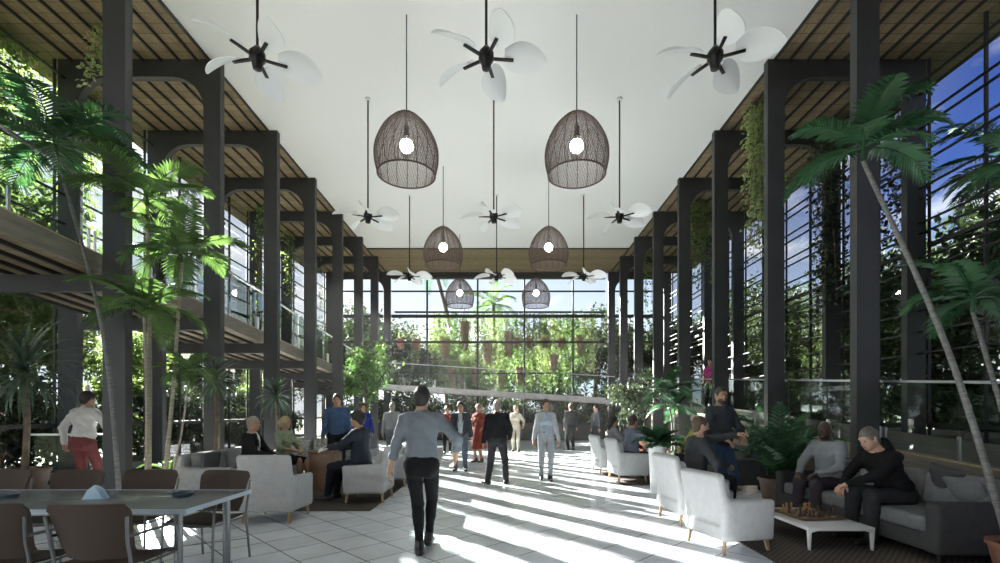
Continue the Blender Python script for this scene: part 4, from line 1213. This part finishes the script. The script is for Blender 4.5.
# ================================================================== PEOPLE
SKINS = {'fair': (.50, .31, .22), 'tan': (.38, .22, .14), 'brown': (.16, .085, .05), 'dark': (.07, .038, .024)}
def skin(k): return mat('skin_'+k, SKINS[k], rough=.5, noise=(20, .06))
def cloth(name, col, amt=.12, sc=9): return mat(name, col, rough=.85, noise=(sc, amt), bump=(160, .2), spec=.2)
eye_m = mat('dark_eye', (.02, .015, .012), rough=.15); eyew = mat('eye_white', (.30, .28, .26), rough=.6)
lip_m = mat('lips', (.36, .14, .11), rough=.5)
def V3(*a): return np.array(a, float)
def unit(v): return v/(np.linalg.norm(v)+1e-9)
def ik(a, t, l1, l2, pole):
    d = t-a; L = np.linalg.norm(d); Lm = (l1+l2)*.999
    if L > Lm: t = a+d/L*Lm; d = t-a; L = Lm
    x = (l1*l1-l2*l2+L*L)/(2*L); h = math.sqrt(max(0, l1*l1-x*x)); u = d/L
    p = pole-u*(pole@u); p = unit(p)
    return a+u*x+p*h, t

def person(label, loc, rot, H=1.76, sk='fair', hair=None, sit=None, female=False, lean=0., twist=0., yaw=0., pitch=0., hands=None, feet=None, elbow=None, knee=None,
           top=None, bottom=None, shoes=None, sleeve=1.0, hem=.0, jacket=None, inner=None, skirt=None, hair_style='short', beard=None, h=.0085, curl=.6, toes=None, hood=False,
           bulk=0.0, cat='person', group=None, pelvis_dx=0., pockets=()):
    s = H/1.75
    pz = .955 if sit is None else sit/s+.115
    pel = V3(pelvis_dx, 0, pz)
    U = np.array(Matrix.Rotation(-lean, 3, 'X')@Vector((0,0,1)))
    RL = rotm('X', -lean)
    RT = RL@rotm('Z', twist)
    F = RT[:,1]; Xr = RT[:,0]
    chest = pel+U*.315; neck = pel+U*.505
    hp = min(lean, lean*.55)+pitch                      # the head stays more upright than the back
    RH = rotm('Z', yaw)@rotm('X', -hp) if True else None
    head = neck+U*.055+RH[:,2]*.115+RH[:,1]*.022
    sw = .178 if not female else .155
    hw = .092
    sh = [neck-U*.065-Xr*sw, neck-U*.065+Xr*sw]
    hips = [pel+V3(-hw,0,-.055), pel+V3(hw,0,-.055)]
    if feet is None: feet = [V3(-.10,.0,.085), V3(.10,.02,.085)] if sit is None else [V3(-.12,.40,.085), V3(.12,.43,.085)]
    feet = [np.array(f, float) for f in feet]
    if hands is None: hands = [V3(-.27,.04,.86), V3(.27,.04,.86)]
    hands = [np.array(f, float) for f in hands]
    elbow = elbow or [V3(-.5,-1,-.2), V3(.5,-1,-.2)]
    knee = knee or [V3(-.05,1,.25), V3(.05,1,.25)]
    ua, fa = .285, .255
    th, sn = .425, .43
    el, wr, kn, an = [], [], [], []
    for i in (0, 1):
        e_, w_ = ik(sh[i], hands[i], ua, fa, np.array(elbow[i], float)); el.append(e_); wr.append(w_)
        k_, a_ = ik(hips[i], feet[i], th, sn, np.array(knee[i], float)); kn.append(k_); an.append(a_)
    toes = toes or [V3(-.12,1,0), V3(.12,1,0)]
    toes = [unit(np.array(t, float)) for t in toes]
    fw = .92 if female else 1.0
    b = bulk
    # ---- primitives by region
    torso = [Ell(chest+U*.02+F*.005, (.158*fw+b*.6, .108*fw+b, .20), RT, .05), Ell(pel+U*.13+F*.008, (.138*fw+b, .098*fw+b*1.3, .17), RL, .06),
             Cap(sh[0]+Xr*.03, sh[1]-Xr*.03, .062, .062, .06), Cap(neck-U*.06, neck+U*.02, .075*fw, .052*fw, .05)]
    if female: torso += [Ell(chest+U*.0+F*.085+Xr*x, (.062,.055,.062), RT, .04) for x in (-.07, .07)]
    pelv = [Ell(pel+V3(0,-.01,-.01), (.158+b*.7+(.008 if female else 0), .115+b, .125), RL if sit is None else None, .06), Ell(hips[0]+V3(.015,-.045,-.01), (.078,.082,.092), None, .05), Ell(hips[1]+V3(-.015,-.042,-.01), (.078,.082,.092), None, .05)]
    thigh = [Cap(hips[i], kn[i], .083+b*.4, .056, .04) for i in (0,1)]
    shin = []
    for i in (0,1):
        d = unit(an[i]-kn[i]); back = unit(np.cross(np.cross(d, toes[i]), d))
        shin += [Cap(kn[i], an[i], .052, .036, .03), Cap(kn[i]+d*.09-back*.022, kn[i]+d*.2-back*.014, .040, .034, .05)]
    uarm = [Cap(sh[i], el[i], .050*fw+b*.2, .041*fw, .035) for i in (0,1)]
    farm = [Cap(el[i], wr[i], .040*fw, .027*fw, .025) for i in (0,1)]
    footp = []
    for i in (0,1):
        t = toes[i]; a = an[i]
        footp += [Cap(a, a-V3(0,0,.045), .036, .036, .03), Cap(a-t*.045-V3(0,0,.05), a+t*.16-V3(0,0,.06), .032, .024, .03)]
    # ---- head
    hx, hy, hz = RH[:,0], RH[:,1], RH[:,2]
    hs = .96 if female else 1.0
    headp = [Ell(head+hz*.012-hy*.008, (.074*hs,.094*hs,.100*hs), RH, .03), Ell(head-hz*.058+hy*.028, (.056*hs,.062*hs,.066*hs), RH, .04),
             Ell(head-hz*.098+hy*.062, (.028,.022,.020), RH, .03),
             Cap(head-hz*.002+hy*.090, head-hz*.034+hy*.104, .008, .013, .012), Cap(head+hz*.022+hy*.080-hx*.034, head+hz*.022+hy*.080+hx*.034, .012, .012, .02),
             Cap(neck-U*.02, head-hz*.06-hy*.02, .050*fw, .050*fw, .03), Cap(head-hz*.066+hy*.086-hx*.016, head-hz*.066+hy*.086+hx*.016, .009, .009, .012)]
    ears = [Ell(head-hz*.010-hy*.005+hx*x, (.010,.019,.030), RH@rotm('Z', .35*(1 if x < 0 else -1)), .010) for x in (-.076*hs, .076*hs)]
    sock = [Ell(head+hz*.004+hy*.098+hx*x, (.016,.014,.010), RH) for x in (-.031, .031)]
    # ---- hands
    handp = []
    for i in (0,1):
        d = unit(wr[i]-el[i]); sg = -1 if i == 0 else 1
        inward = V3(-sg, 0, 0)                               # palm faces the body
        if abs(d@V3(0,0,1)) < .65: inward = V3(0,0,-1)
        n = unit(inward-d*(inward@d)); sp = np.cross(d, n)
        if sp@V3(0,1,.2) < 0 and abs(d[2]) >= .65: sp = -sp   # index side forward
        if abs(d[2]) < .65 and sp@V3(-sg,0,.0) < 0: sp = -sp
        p0 = wr[i]; p1 = wr[i]+d*.085
        handp += [Cap(wr[i]-d*.01, wr[i]+d*.03, .025, .025, .02)]
        handp += [Cap(p0+d*.02+sp*.018, p1+sp*.026, .014, .0125, .015), Cap(p0+d*.02, p1+sp*.008, .014, .0125, .015), Cap(p0+d*.02-sp*.016, p1-sp*.012, .014, .012, .015), Cap(p0+d*.02-sp*.022, p1-sp*.029-d*.006, .013, .011, .015)]
        for q, (o, L) in enumerate(((.029,.070), (.009,.079), (-.0125,.073), (-.0325,.058))):
            c1 = curl*(.55+.12*q); c2 = c1+curl*.9; c3 = c2+curl*.5
            a = p1+sp*o-(d*.008 if q == 3 else 0)
            for L_, c_, r0, r1 in ((L*.45, c1, .0100, .0092), (L*.32, c2, .0092, .0086), (L*.24, c3, .0086, .0078)):
                e_ = a+(d*math.cos(c_)+n*math.sin(c_)+sp*o*1.2)*L_; handp.append(Cap(a, e_, r0, r1, .005)); a = e_
        a = p0+d*.022+sp*.026; m_ = a+unit(d*.62+sp*.62+n*.38)*.042; e_ = m_+unit(d*.85+sp*.22+n*.45)*.034
        handp += [Cap(a, m_, .0135, .0105, .012), Cap(m_, e_, .0105, .0085, .006)]
    groups = [(torso+pelv+uarm+farm+thigh+shin+footp+headp, []), (ears, []), (handp, [])]
    v, q = surf(groups, h, sock, 0, .008)
    body = arr_obj('person', v*s, q, skin(sk))
    body.location = loc; body.rotation_euler = (0,0,rot); tag(body, label, cat, group)
    def kid(name, gr, m, hh=.012, sub=(), wob=.0022, gk=.02):
        v, q = surf(gr, hh, sub, wob, gk); return arr_obj(name, v*s, q, m, body)
    infl = lambda L, t, k=None: [p.inf(t, k) for p in L]
    # ---- eyes and lips
    for x in (-.031, .031):
        c = (head+hz*.004+hy*.0835+hx*x)*s
        e_ = MB().sphere(tuple(c-hy*.0025*s), .0115*s, 10, 8).build('eye', eyew, body, smooth=True)
        MB().sphere(tuple(c+hy*.0055*s), .0066*s, 8, 6).build('iris', eye_m, e_, smooth=True)
    c = (head-hz*.066+hy*.0925)*s
    soft('lips', [Cap(c-hx*.019*s, c+hx*.019*s, .0065*s, .0065*s)], .004, lip_m, body)
    # ---- hair
    if hair:
        hm = mat('hair_%d_%d_%d' % tuple(int(c*255) for c in hair), hair, rough=.55, noise=(40, .35))
        t = {'short': .012, 'buzz': .005, 'full': .022, 'long': .02, 'bun': .014, 'grey_ring': .008}[hair_style]
        hp_ = [Ell(head+hz*(.016)-hy*.012, (.074*hs+t, .094*hs+t, .100*hs+t), RH, .02), Ell(head-hz*.055-hy*.052, (.056+t*.4,.040+t*.4,.055), RH, .03)]
        if hair_style == 'full': hp_ += [Ell(head+hz*.085+hy*.045, (.06,.06,.035), RH, .03)]
        if hair_style == 'long': hp_ += [Cap(head+hz*.02-hy*.06, neck-U*.02-F*.07, .075, .055, .05)]
        if hair_style == 'bun': hp_ += [Ell(head-hz*.0-hy*.125, (.04,.04,.045), RH, .03), Cap(head-hy*.11, head-hy*.12-hz*.12, .03, .015, .03)]
        sb = [Ell(head-hz*.055+hy*.105, (.080,.10,.112), RH), Ell(head-hz*.10+hy*.045, (.2,.085,.085), RH)]
        if hair_style not in ('long',): sb += [Ell(head-hz*.155-hy*.03, (.2,.2,.055), RH)]
        kid('hair', [(hp_, [])], hm, .009, sb, .003)
    if beard:
        kid('beard', [([Ell(head-hz*.066+hy*.03, (.061,.069,.066), RH, .02), Ell(head-hz*.10+hy*.062, (.033,.03,.028), RH, .02)], [])],
            mat('hair_%d_%d_%d' % tuple(int(c*255) for c in beard), beard, rough=.6, noise=(40, .3)), .008, [Ell(head-hz*.0+hy*.07, (.09,.10,.052), RH), Cap(head-hz*.066+hy*.095-hx*.016, head-hz*.066+hy*.095+hx*.016, .012, .012)], .002)
    # ---- clothes
    hemz = lambda d: (pel-U*d, -U)
    if skirt:
        L, r1, mname, mcol = skirt
        low = pel-U*L if sit is None else None
        m = cloth(mname, mcol)
        if sit is None:
            kid('skirt', [([Cap(pel+U*.09, low, .145, r1, .04)]+infl(pelv, .016), [(low+V3(0,0,.0), V3(0,0,-1)), (pel+U*.13, U)])], m)
        else:
            kid('skirt', [(infl(pelv, .02)+[Cap(hips[i], hips[i]+(kn[i]-hips[i])*.92, .098, .078, .09) for i in (0,1)], [(pel+U*.13, U)])], m)
    if bottom:
        nm, col, fit = bottom
        m = cloth(nm, col)
        legs_ = infl(thigh, .010+fit*.5, .02)+[p.cut(1.06).inf(.010+fit) for p in shin[::2]]+infl(shin[1::2], .008)
        tr = kid('trousers', [(infl(pelv, .011, .05)+[Ell(pel+U*.06, (.145+b,.105+b,.08), RL, .05)], [(pel+U*.10, U)]), (legs_, [])], m, .012, (), .0035, .03)
        MBb = [Ell(pel+U*.085, (.158+b*.9, .118+b, .10), RL)]
        kid('belt', [(MBb, [(pel+U*.098, U), (pel+U*.066, -U)])], cloth('dark_leather', (.025,.018,.014)), .009, (), 0)
    if top:
        nm, col = top
        m = cloth(nm, col)
        ti = .014 if not jacket else .009
        arms = infl(uarm, ti, .04)
        if sleeve >= 1: arms += [p.cut(.97).inf(.013) for p in farm]
        elif sleeve > .5: arms += [p.cut((sleeve-.5)*2).inf(.014) for p in farm]
        else: arms = [p.cut(max(.2, sleeve*2)).inf(.016) for p in uarm]
        tors = infl(torso[:3], ti, .06)+infl(torso[4:], .010 if not jacket else .009)+[Ell(pel+U*.02, (.160+b-(.012 if jacket else 0),.120+b-(.012 if jacket else 0),.14), RL, .08)]
        nc = [(neck+U*.015, U)]
        kid('shirt' if not jacket else 'shirt', [(tors, [hemz(.03+hem)]+nc)]+([(arms, [])] if not jacket else []), m, .011, (), .006, .04)
        kid('collar', [([Cap(neck-U*.005, neck+U*.03-F*.004, .070*fw+.012, .058*fw+.010)], [(neck+U*.035, U), (neck-U*.02, -U)])], m, .009, [Cap(neck-U*.1, neck+U*.2, .05*fw+.006, .05*fw+.006), Ell(neck+U*.03+F*.075, (.035,.05,.05), RT)], 0)
        if .5 < sleeve < 1:
            for i in (0,1):
                d = unit(wr[i]-el[i]); c0 = el[i]+(wr[i]-el[i])*((sleeve-.5)*2)
                kid('cuff', [([Cap(c0-d*.03, c0+d*.03, .054*fw, .050*fw)], [(c0+d*.03, d), (c0-d*.03, -d)])], m, .009, (), .003)
        if hood:
            kid('hood', [([Cap(neck-F*.075-Xr*.08-U*.03, neck-F*.10+U*.03, .045, .055, .06), Cap(neck-F*.075+Xr*.08-U*.03, neck-F*.10+U*.03, .045, .055, .06)], [])], m, .012, (), .005)
    if jacket:
        nm, col, lng, opn = jacket
        m = cloth(nm, col)
        fj = .019 if female else .022
        tors = infl(torso[:3], fj, .06)+infl(torso[4:], .016)+[Ell(pel+U*.0, (.168*(.97 if female else 1)+b,.128+b,.20), RL, .09)]
        arms = infl(uarm, fj-.003, .04)+[p.cut(.96).inf(fj-.004) for p in farm]
        sb = [Ell(neck+F*.10-U*.03, (.035,.14,.12), RT)]
        if opn: sb = [Ell(neck+F*.16-U*.22, (.02+opn*.05,.13,.30), RT), Ell(pel+F*.17, (.025+opn*.03,.12,.24), RL)]
        kid('jacket', [(tors, [hemz(.05+lng), (neck+U*.005, U)]), (arms, [])], m, .011, sb, .004, .04)
        for sgn in (-1, 1):
            a = neck+U*.01+Xr*sgn*.055+F*.035; e_ = chest-U*.04+Xr*sgn*.04+F*.145; mid = (a+e_)/2+Xr*sgn*.03+F*.03
            kid('lapel', [([Cap(a, mid, .016, .020, .03), Cap(mid, e_, .020, .008, .03)], [])], m, .008, (), 0) if opn else None
    if shoes:
        nm, col, hl = shoes
        m = mat(nm, col, rough=.35)
        for i in (0,1):
            t = toes[i]; a = an[i]; side = V3(t[1], -t[0], 0)
            pr = [Cap(a-t*.05-V3(0,0,.048), a+t*.05-V3(0,0,.052), .040, .040, .03), Cap(a+t*.04-V3(0,0,.055), a+t*.175-V3(0,0,.058), .041, .033, .03), Cap(a-t*.01, a-t*.03-V3(0,0,.05), .044, .042, .03), Cap(a+V3(0,0,.05), a-V3(0,0,.04), .045, .044, .03)]
            sole = a-V3(0,0,.085)
            up = V3(0,0,1)
            kid('shoe', [(pr, [(sole, -up), (a+V3(0,0,.055), up)])], m, .009, (), 0)
    return body

# ---------------------------------------------------------------- standing and walking figures
BLK = (.012,.012,.014); NAVY = (.018,.022,.038); JEAN = (.055,.10,.18)
P_ = person
SHB = ('black_shoe', (.012,.011,.011), 0); SHBr = ('brown_shoe', (.08,.045,.025), 0)
P_('man in grey blue shirt with rolled sleeves walking away in the foreground', (-.87, 5.06, 0), .04, 1.79, 'tan', (.012,.010,.010), hair_style='short', h=.0075,
   hands=[V3(-.34,.02,.84), V3(.345,.10,.985)], elbow=[V3(-.8,-1,.1), V3(1,-.9,.1)], feet=[V3(-.015,-.05,.085), V3(.05,.22,.11)], toes=[V3(-.06,1,0), V3(.12,1,-.1)], knee=[V3(0,1,0), V3(.1,1,0)],
   top=('grey_blue_chambray', (.155,.18,.205)), sleeve=.74, hem=.02, bottom=('jet_black_denim', (.007,.007,.008), -.004), shoes=('black_boot', (.012,.011,.011), 0), yaw=-.08, bulk=.004)
P_('man in black jacket standing with his back turned in mid hall', (-.12, 9.85, 0), -.12, 1.77, 'tan', (.22,.19,.16), hair_style='buzz',
   hands=[V3(-.30,.03,.82), V3(.24,.16,.95)], feet=[V3(-.20,.02,.085), V3(.17,.08,.085)], toes=[V3(-.7,.7,0), V3(.1,1,0)], top=('black_jersey', BLK), jacket=('black_wool', (.013,.013,.015), .12, 0), bottom=('charcoal_wool', (.03,.03,.034), .012), shoes=SHB, bulk=.012)
P_('man in open dark jacket over pale shirt facing the camera', (-1.09, 12.2, 0), PI, 1.78, 'tan', (.015,.012,.01), hair_style='full',
   top=('pale_blue_shirt', (.45,.50,.54)), jacket=('dark_slate_cloth', (.045,.052,.06), .06, 1.2), bottom=('grey_blue_denim', (.12,.14,.18), .008), shoes=SHB, feet=[V3(-.12,0,.085), V3(.13,.02,.085)])
P_('woman in red dress, hands on hips, behind the black jacketed man', (-.72, 14.3, 0), PI*.8, 1.76, 'tan', (.20,.13,.08), hair_style='long', female=True,
   hands=[V3(-.17,.06,1.02), V3(.17,.06,1.02)], elbow=[V3(-1,-.3,0), V3(1,-.3,0)], top=('red_dress_cloth', (.22,.05,.035)), sleeve=.15, skirt=(.55, .24, 'red_dress_cloth', (.22,.05,.035)), shoes=SHBr)
P_('woman in light grey trouser suit walking towards the camera', (.95, 10.5, 0), PI, 1.80, 'tan', (.045,.025,.017), hair_style='bun', female=True,
   hands=[V3(-.27,.06,.85), V3(.27,.05,.85)], feet=[V3(-.085,.12,.10), V3(.095,-.03,.10)], toes=[V3(-.05,1,-.12), V3(.08,1,-.12)], top=('ice_blue_blouse', (.30,.38,.45)), jacket=('light_grey_suiting', (.38,.39,.40), .05, 2.0), bottom=('light_grey_suiting', (.36,.38,.40), -.004), shoes=SHB, yaw=.15)
P_('woman in pale cream clothes standing far back in the hall', (.50, 18.3, 0), PI*.95, 1.76, 'fair', (.35,.22,.10), hair_style='long', female=True, top=('cream_knit', (.50,.45,.36)), bottom=('pale_sand_cloth', (.42,.38,.31), 0), shoes=SHBr,
   hands=[V3(-.30,.10,.98), V3(.26,.05,.86)], h=.0095)
P_('person in dark red top far back beside the open jacketed man', (-2.05, 17.4, 0), PI*1.05, 1.74, 'tan', (.08,.04,.025), hair_style='long', female=True, top=('dark_red_cloth', (.20,.035,.035)), bottom=('black_denim', (.014,.014,.016), 0), shoes=SHB, h=.0095)
P_('man in a charcoal suit far back at right, back turned', (2.72, 18.9, 0), .35, 1.86, 'tan', (.06,.035,.025), hair_style='short', top=('black_jersey', BLK), jacket=('charcoal_suiting', (.05,.052,.055), .10, 0), bottom=('charcoal_wool', (.03,.03,.034), .012), shoes=SHB, h=.0095,
   feet=[V3(-.13,0,.085), V3(.13,.05,.085)], bulk=.01)
P_('man in dark clothes far back near the right end of the crossing ramp', (3.62, 18.3, 0), PI*.62, 1.80, 'tan', (.03,.02,.016), hair_style='short', top=('dark_slate_cloth', (.045,.052,.06)), bottom=('charcoal_wool', (.03,.03,.034), .01), shoes=SHB, h=.0095)
P_('man in bright blue shirt standing behind the navy suited man', (-3.66, 10.45, 0), PI*1.06, 1.90, 'tan', (.03,.018,.012), hair_style='short', top=('cobalt_blue_shirt', (.055,.10,.19)), bottom=('black_denim', (.014,.014,.016), .008), shoes=SHB, hands=[V3(-.27,.08,.86), V3(.27,.08,.86)], bulk=.006)
P_('woman in royal blue top and black trousers standing in the distance', (-4.25, 14.4, 0), PI*1.12, 1.78, 'tan', (.10,.04,.02), hair_style='long', female=True, top=('royal_blue_cloth', (.03,.045,.26)), bottom=('black_denim', (.014,.014,.016), 0), shoes=SHB, h=.0095)
P_('man in pale grey suit, back turned, beyond the left armchairs', (-3.28, 14.0, 0), .1, 1.80, 'fair', (.30,.28,.26), hair_style='buzz', top=('pale_blue_shirt', (.45,.50,.54)), jacket=('pale_grey_suiting', (.27,.28,.29), .10, 0), bottom=('mid_grey_suiting', (.16,.165,.175), .01), shoes=SHB, h=.0095)
P_('man in white shirt and brick red trousers beside the first left column', (-7.28, 8.2, 0), -.1, 1.88, 'tan', (.012,.010,.010), hair_style='short', yaw=-.25, lean=.08,
   hands=[V3(-.31,-.02,.90), V3(.26,.26,1.02)], elbow=[V3(-1,-.8,0), V3(1,-.8,0)], feet=[V3(-.10,-.12,.10), V3(.09,.22,.085)], top=('white_cotton_shirt', (.55,.55,.53)), hem=.0, bottom=('brick_red_chino', (.15,.045,.045), .004), shoes=SHBr, bulk=.012)
P_('person in magenta top with black hair standing on the right ramp', (6.55, 14.9, zr(14.9)), PI*.7, 1.74, 'tan', (.010,.009,.009), hair_style='long', female=True, top=('magenta_cloth', (.30,.04,.16)), sleeve=.3, bottom=('black_denim', (.014,.014,.016), 0), shoes=SHB, h=.0095)
P_('bearded man in dark shirt and blue jeans standing near the chess table', (3.28, 7.15, 0), PI*1.12, 1.90, 'tan', (.04,.03,.025), hair_style='buzz', beard=(.05,.035,.028), yaw=-.35, pitch=.1,
   hands=[V3(-.12,.27,1.06), V3(.20,.28,1.03)], elbow=[V3(-1,-.6,-.3), V3(1,-.6,-.3)], top=('dark_grey_shirt', (.045,.05,.06)), hem=.10, bottom=('blue_denim', JEAN, .006), shoes=SHBr, feet=[V3(-.14,0,.085), V3(.12,.06,.085)], bulk=.012)
# ---------------------------------------------------------------- seated figures
P_('old man in black jacket seated on the left sofa', (-4.50, 8.42, 0), -PI/2+.1, 1.86, 'tan', (.25,.22,.19), hair_style='buzz', sit=.46, lean=.05, hands=[V3(-.06,.36,.68), V3(.10,.34,.68)], elbow=[V3(-1,-.5,-.5), V3(1,-.5,-.5)],
   top=('white_shirt', (.62,.62,.60)), jacket=('black_wool', (.013,.013,.015), .02, .8), bottom=('charcoal_wool', (.03,.03,.034), .01), shoes=SHB, bulk=.012)
P_('blonde woman in floral green blouse and dark skirt on the left sofa', (-4.46, 9.62, 0), -PI/2-.25, 1.84, 'tan', (.42,.32,.19), hair_style='bun', female=True, sit=.46, lean=.03, yaw=.15, hands=[V3(-.10,.30,.70), V3(.12,.30,.70)], elbow=[V3(-1,-.5,-.5), V3(1,-.5,-.5)],
   feet=[V3(-.02,.58,.085), V3(.12,.52,.085)], top=('floral_green_blouse', (.26,.31,.20)), sleeve=.62, skirt=(.3, .2, 'black_skirt', BLK), shoes=SHBr)
P_('dark haired man in navy suit seated in an armchair holding paper', (-2.42, 8.08, 0), PI/2-.1, 1.92, 'tan', (.008,.008,.009), hair_style='full', sit=.52, lean=.06, yaw=.1, hands=[V3(-.14,.46,.82), V3(.16,.42,.78)], elbow=[V3(-1,-.5,-.6), V3(1,-.5,-.6)],
   top=('navy_suiting', NAVY), jacket=('navy_suiting_jacket', (.028,.034,.048), .02, 0), bottom=('navy_trouser', (.016,.018,.03), .01), shoes=SHB, feet=[V3(-.10,.50,.085), V3(.12,.46,.085)], bulk=.01)
o = MB(); sheet(o, lambda u, v: (.30*(u-.5), .22*(v-.5), .012*math.sin(PI*u)), 8, 2, .002)
o = o.build('sheet_of_paper', mat('white_paper', (.7,.72,.74), rough=.8), smooth='auto'); o.location = (-2.98, 8.02, .90); o.rotation_euler = (.25, -.35, .2); tag(o, 'white sheet of paper held by the navy suited man', 'paper')
P_('man in charcoal jersey seated in an armchair, one arm reaching forward', (2.66, 6.62, 0), -PI/2-.0, 1.90, 'fair', (.10,.06,.035), hair_style='buzz', sit=.47, lean=.12, yaw=.0, hands=[V3(.02,.56,1.10), V3(.16,.36,.72)], elbow=[V3(-1,-.2,-.6), V3(1,-.5,-.5)],
   top=('charcoal_jersey', (.055,.06,.066)), bottom=('charcoal_wool', (.03,.03,.034), .01), shoes=SHB, bulk=.016, beard=(.10,.06,.04))
P_('bald man in light grey sweater seated on the dark sofa', (4.58, 6.62, 0), PI/2+.35, 1.82, 'dark', None, sit=.44, lean=.12, pitch=.2, yaw=.15, hands=[V3(-.10,.36,.64), V3(.14,.40,.62)], elbow=[V3(-1,-.4,-.4), V3(1,-.4,-.4)],
   top=('light_grey_sweater', (.26,.28,.30)), bottom=('plum_grey_trouser', (.055,.045,.06), .01), shoes=SHB, beard=(.012,.01,.009), feet=[V3(-.13,.46,.085), V3(.14,.44,.085)], bulk=.012)
P_('man in black hoodie leaning forward on the dark sofa, hands clasped', (4.62, 5.55, 0), PI/2+.12, 1.88, 'fair', (.13,.115,.10), hair_style='buzz', sit=.44, lean=.50, pitch=.18, hands=[V3(-.035,.62,.62), V3(.045,.61,.60)], elbow=[V3(-1,-.3,-.4), V3(1,-.3,-.4)],
   top=('black_fleece', (.010,.010,.011)), hem=.05, hood=True, bottom=('dark_grey_trouser', (.032,.034,.038), .012), shoes=SHB, feet=[V3(-.15,.46,.085), V3(.15,.40,.085)], bulk=.016, h=.0075)
P_('man in blue grey shirt seated in the far right armchair group', (2.82, 10.4, 0), -PI/2+.35, 1.84, 'tan', (.04,.025,.018), hair_style='short', sit=.47, lean=.05, hands=[V3(-.14,.36,.66), V3(.22,.42,.78)], elbow=[V3(-1,-.4,-.4), V3(1,-.4,-.4)], top=('blue_grey_shirt', (.15,.17,.23)), bottom=('charcoal_wool', (.03,.03,.034), .01), shoes=SHB, bulk=.01)
P_('dark haired woman seated in the farthest right armchair', (2.72, 11.75, 0), -PI/2+.2, 1.80, 'tan', (.012,.01,.01), hair_style='long', female=True, sit=.47, hands=[V3(-.12,.32,.66), V3(.14,.34,.66)], elbow=[V3(-1,-.4,-.4), V3(1,-.4,-.4)], top=('grey_blouse', (.20,.20,.22)), bottom=('black_denim', (.014,.014,.016), 0), shoes=SHB, h=.0095)
P_('dark haired woman in a yellow green top seated on the far right sofa', (4.25, 10.35, 0), PI/2+.3, 1.80, 'tan', (.012,.01,.01), hair_style='bun', female=True, sit=.46, hands=[V3(-.12,.32,.64), V3(.14,.34,.64)], elbow=[V3(-1,-.4,-.4), V3(1,-.4,-.4)], top=('yellow_green_cloth', (.30,.30,.08)), bottom=('black_denim', (.014,.014,.016), 0), shoes=SHB, h=.0095)

# what stands on a rug rests on its top
RUGS = [(-5.75, 7.18, -2.02, 11.1), (2.72, 4.0, 5.25, 6.95), (2.45, 9.75, 5.1, 12.4)]
for o in list(COL.objects):
    if o.parent is None and o.get('category') in ('armchair', 'sofa', 'person', 'palm', 'yucca', 'fern', 'plant', 'cushion', 'chessboard'):
        for x0, y0, x1, y1 in RUGS:
            if x0 < o.location.x < x1 and y0 < o.location.y < y1: o.location.z += .0125
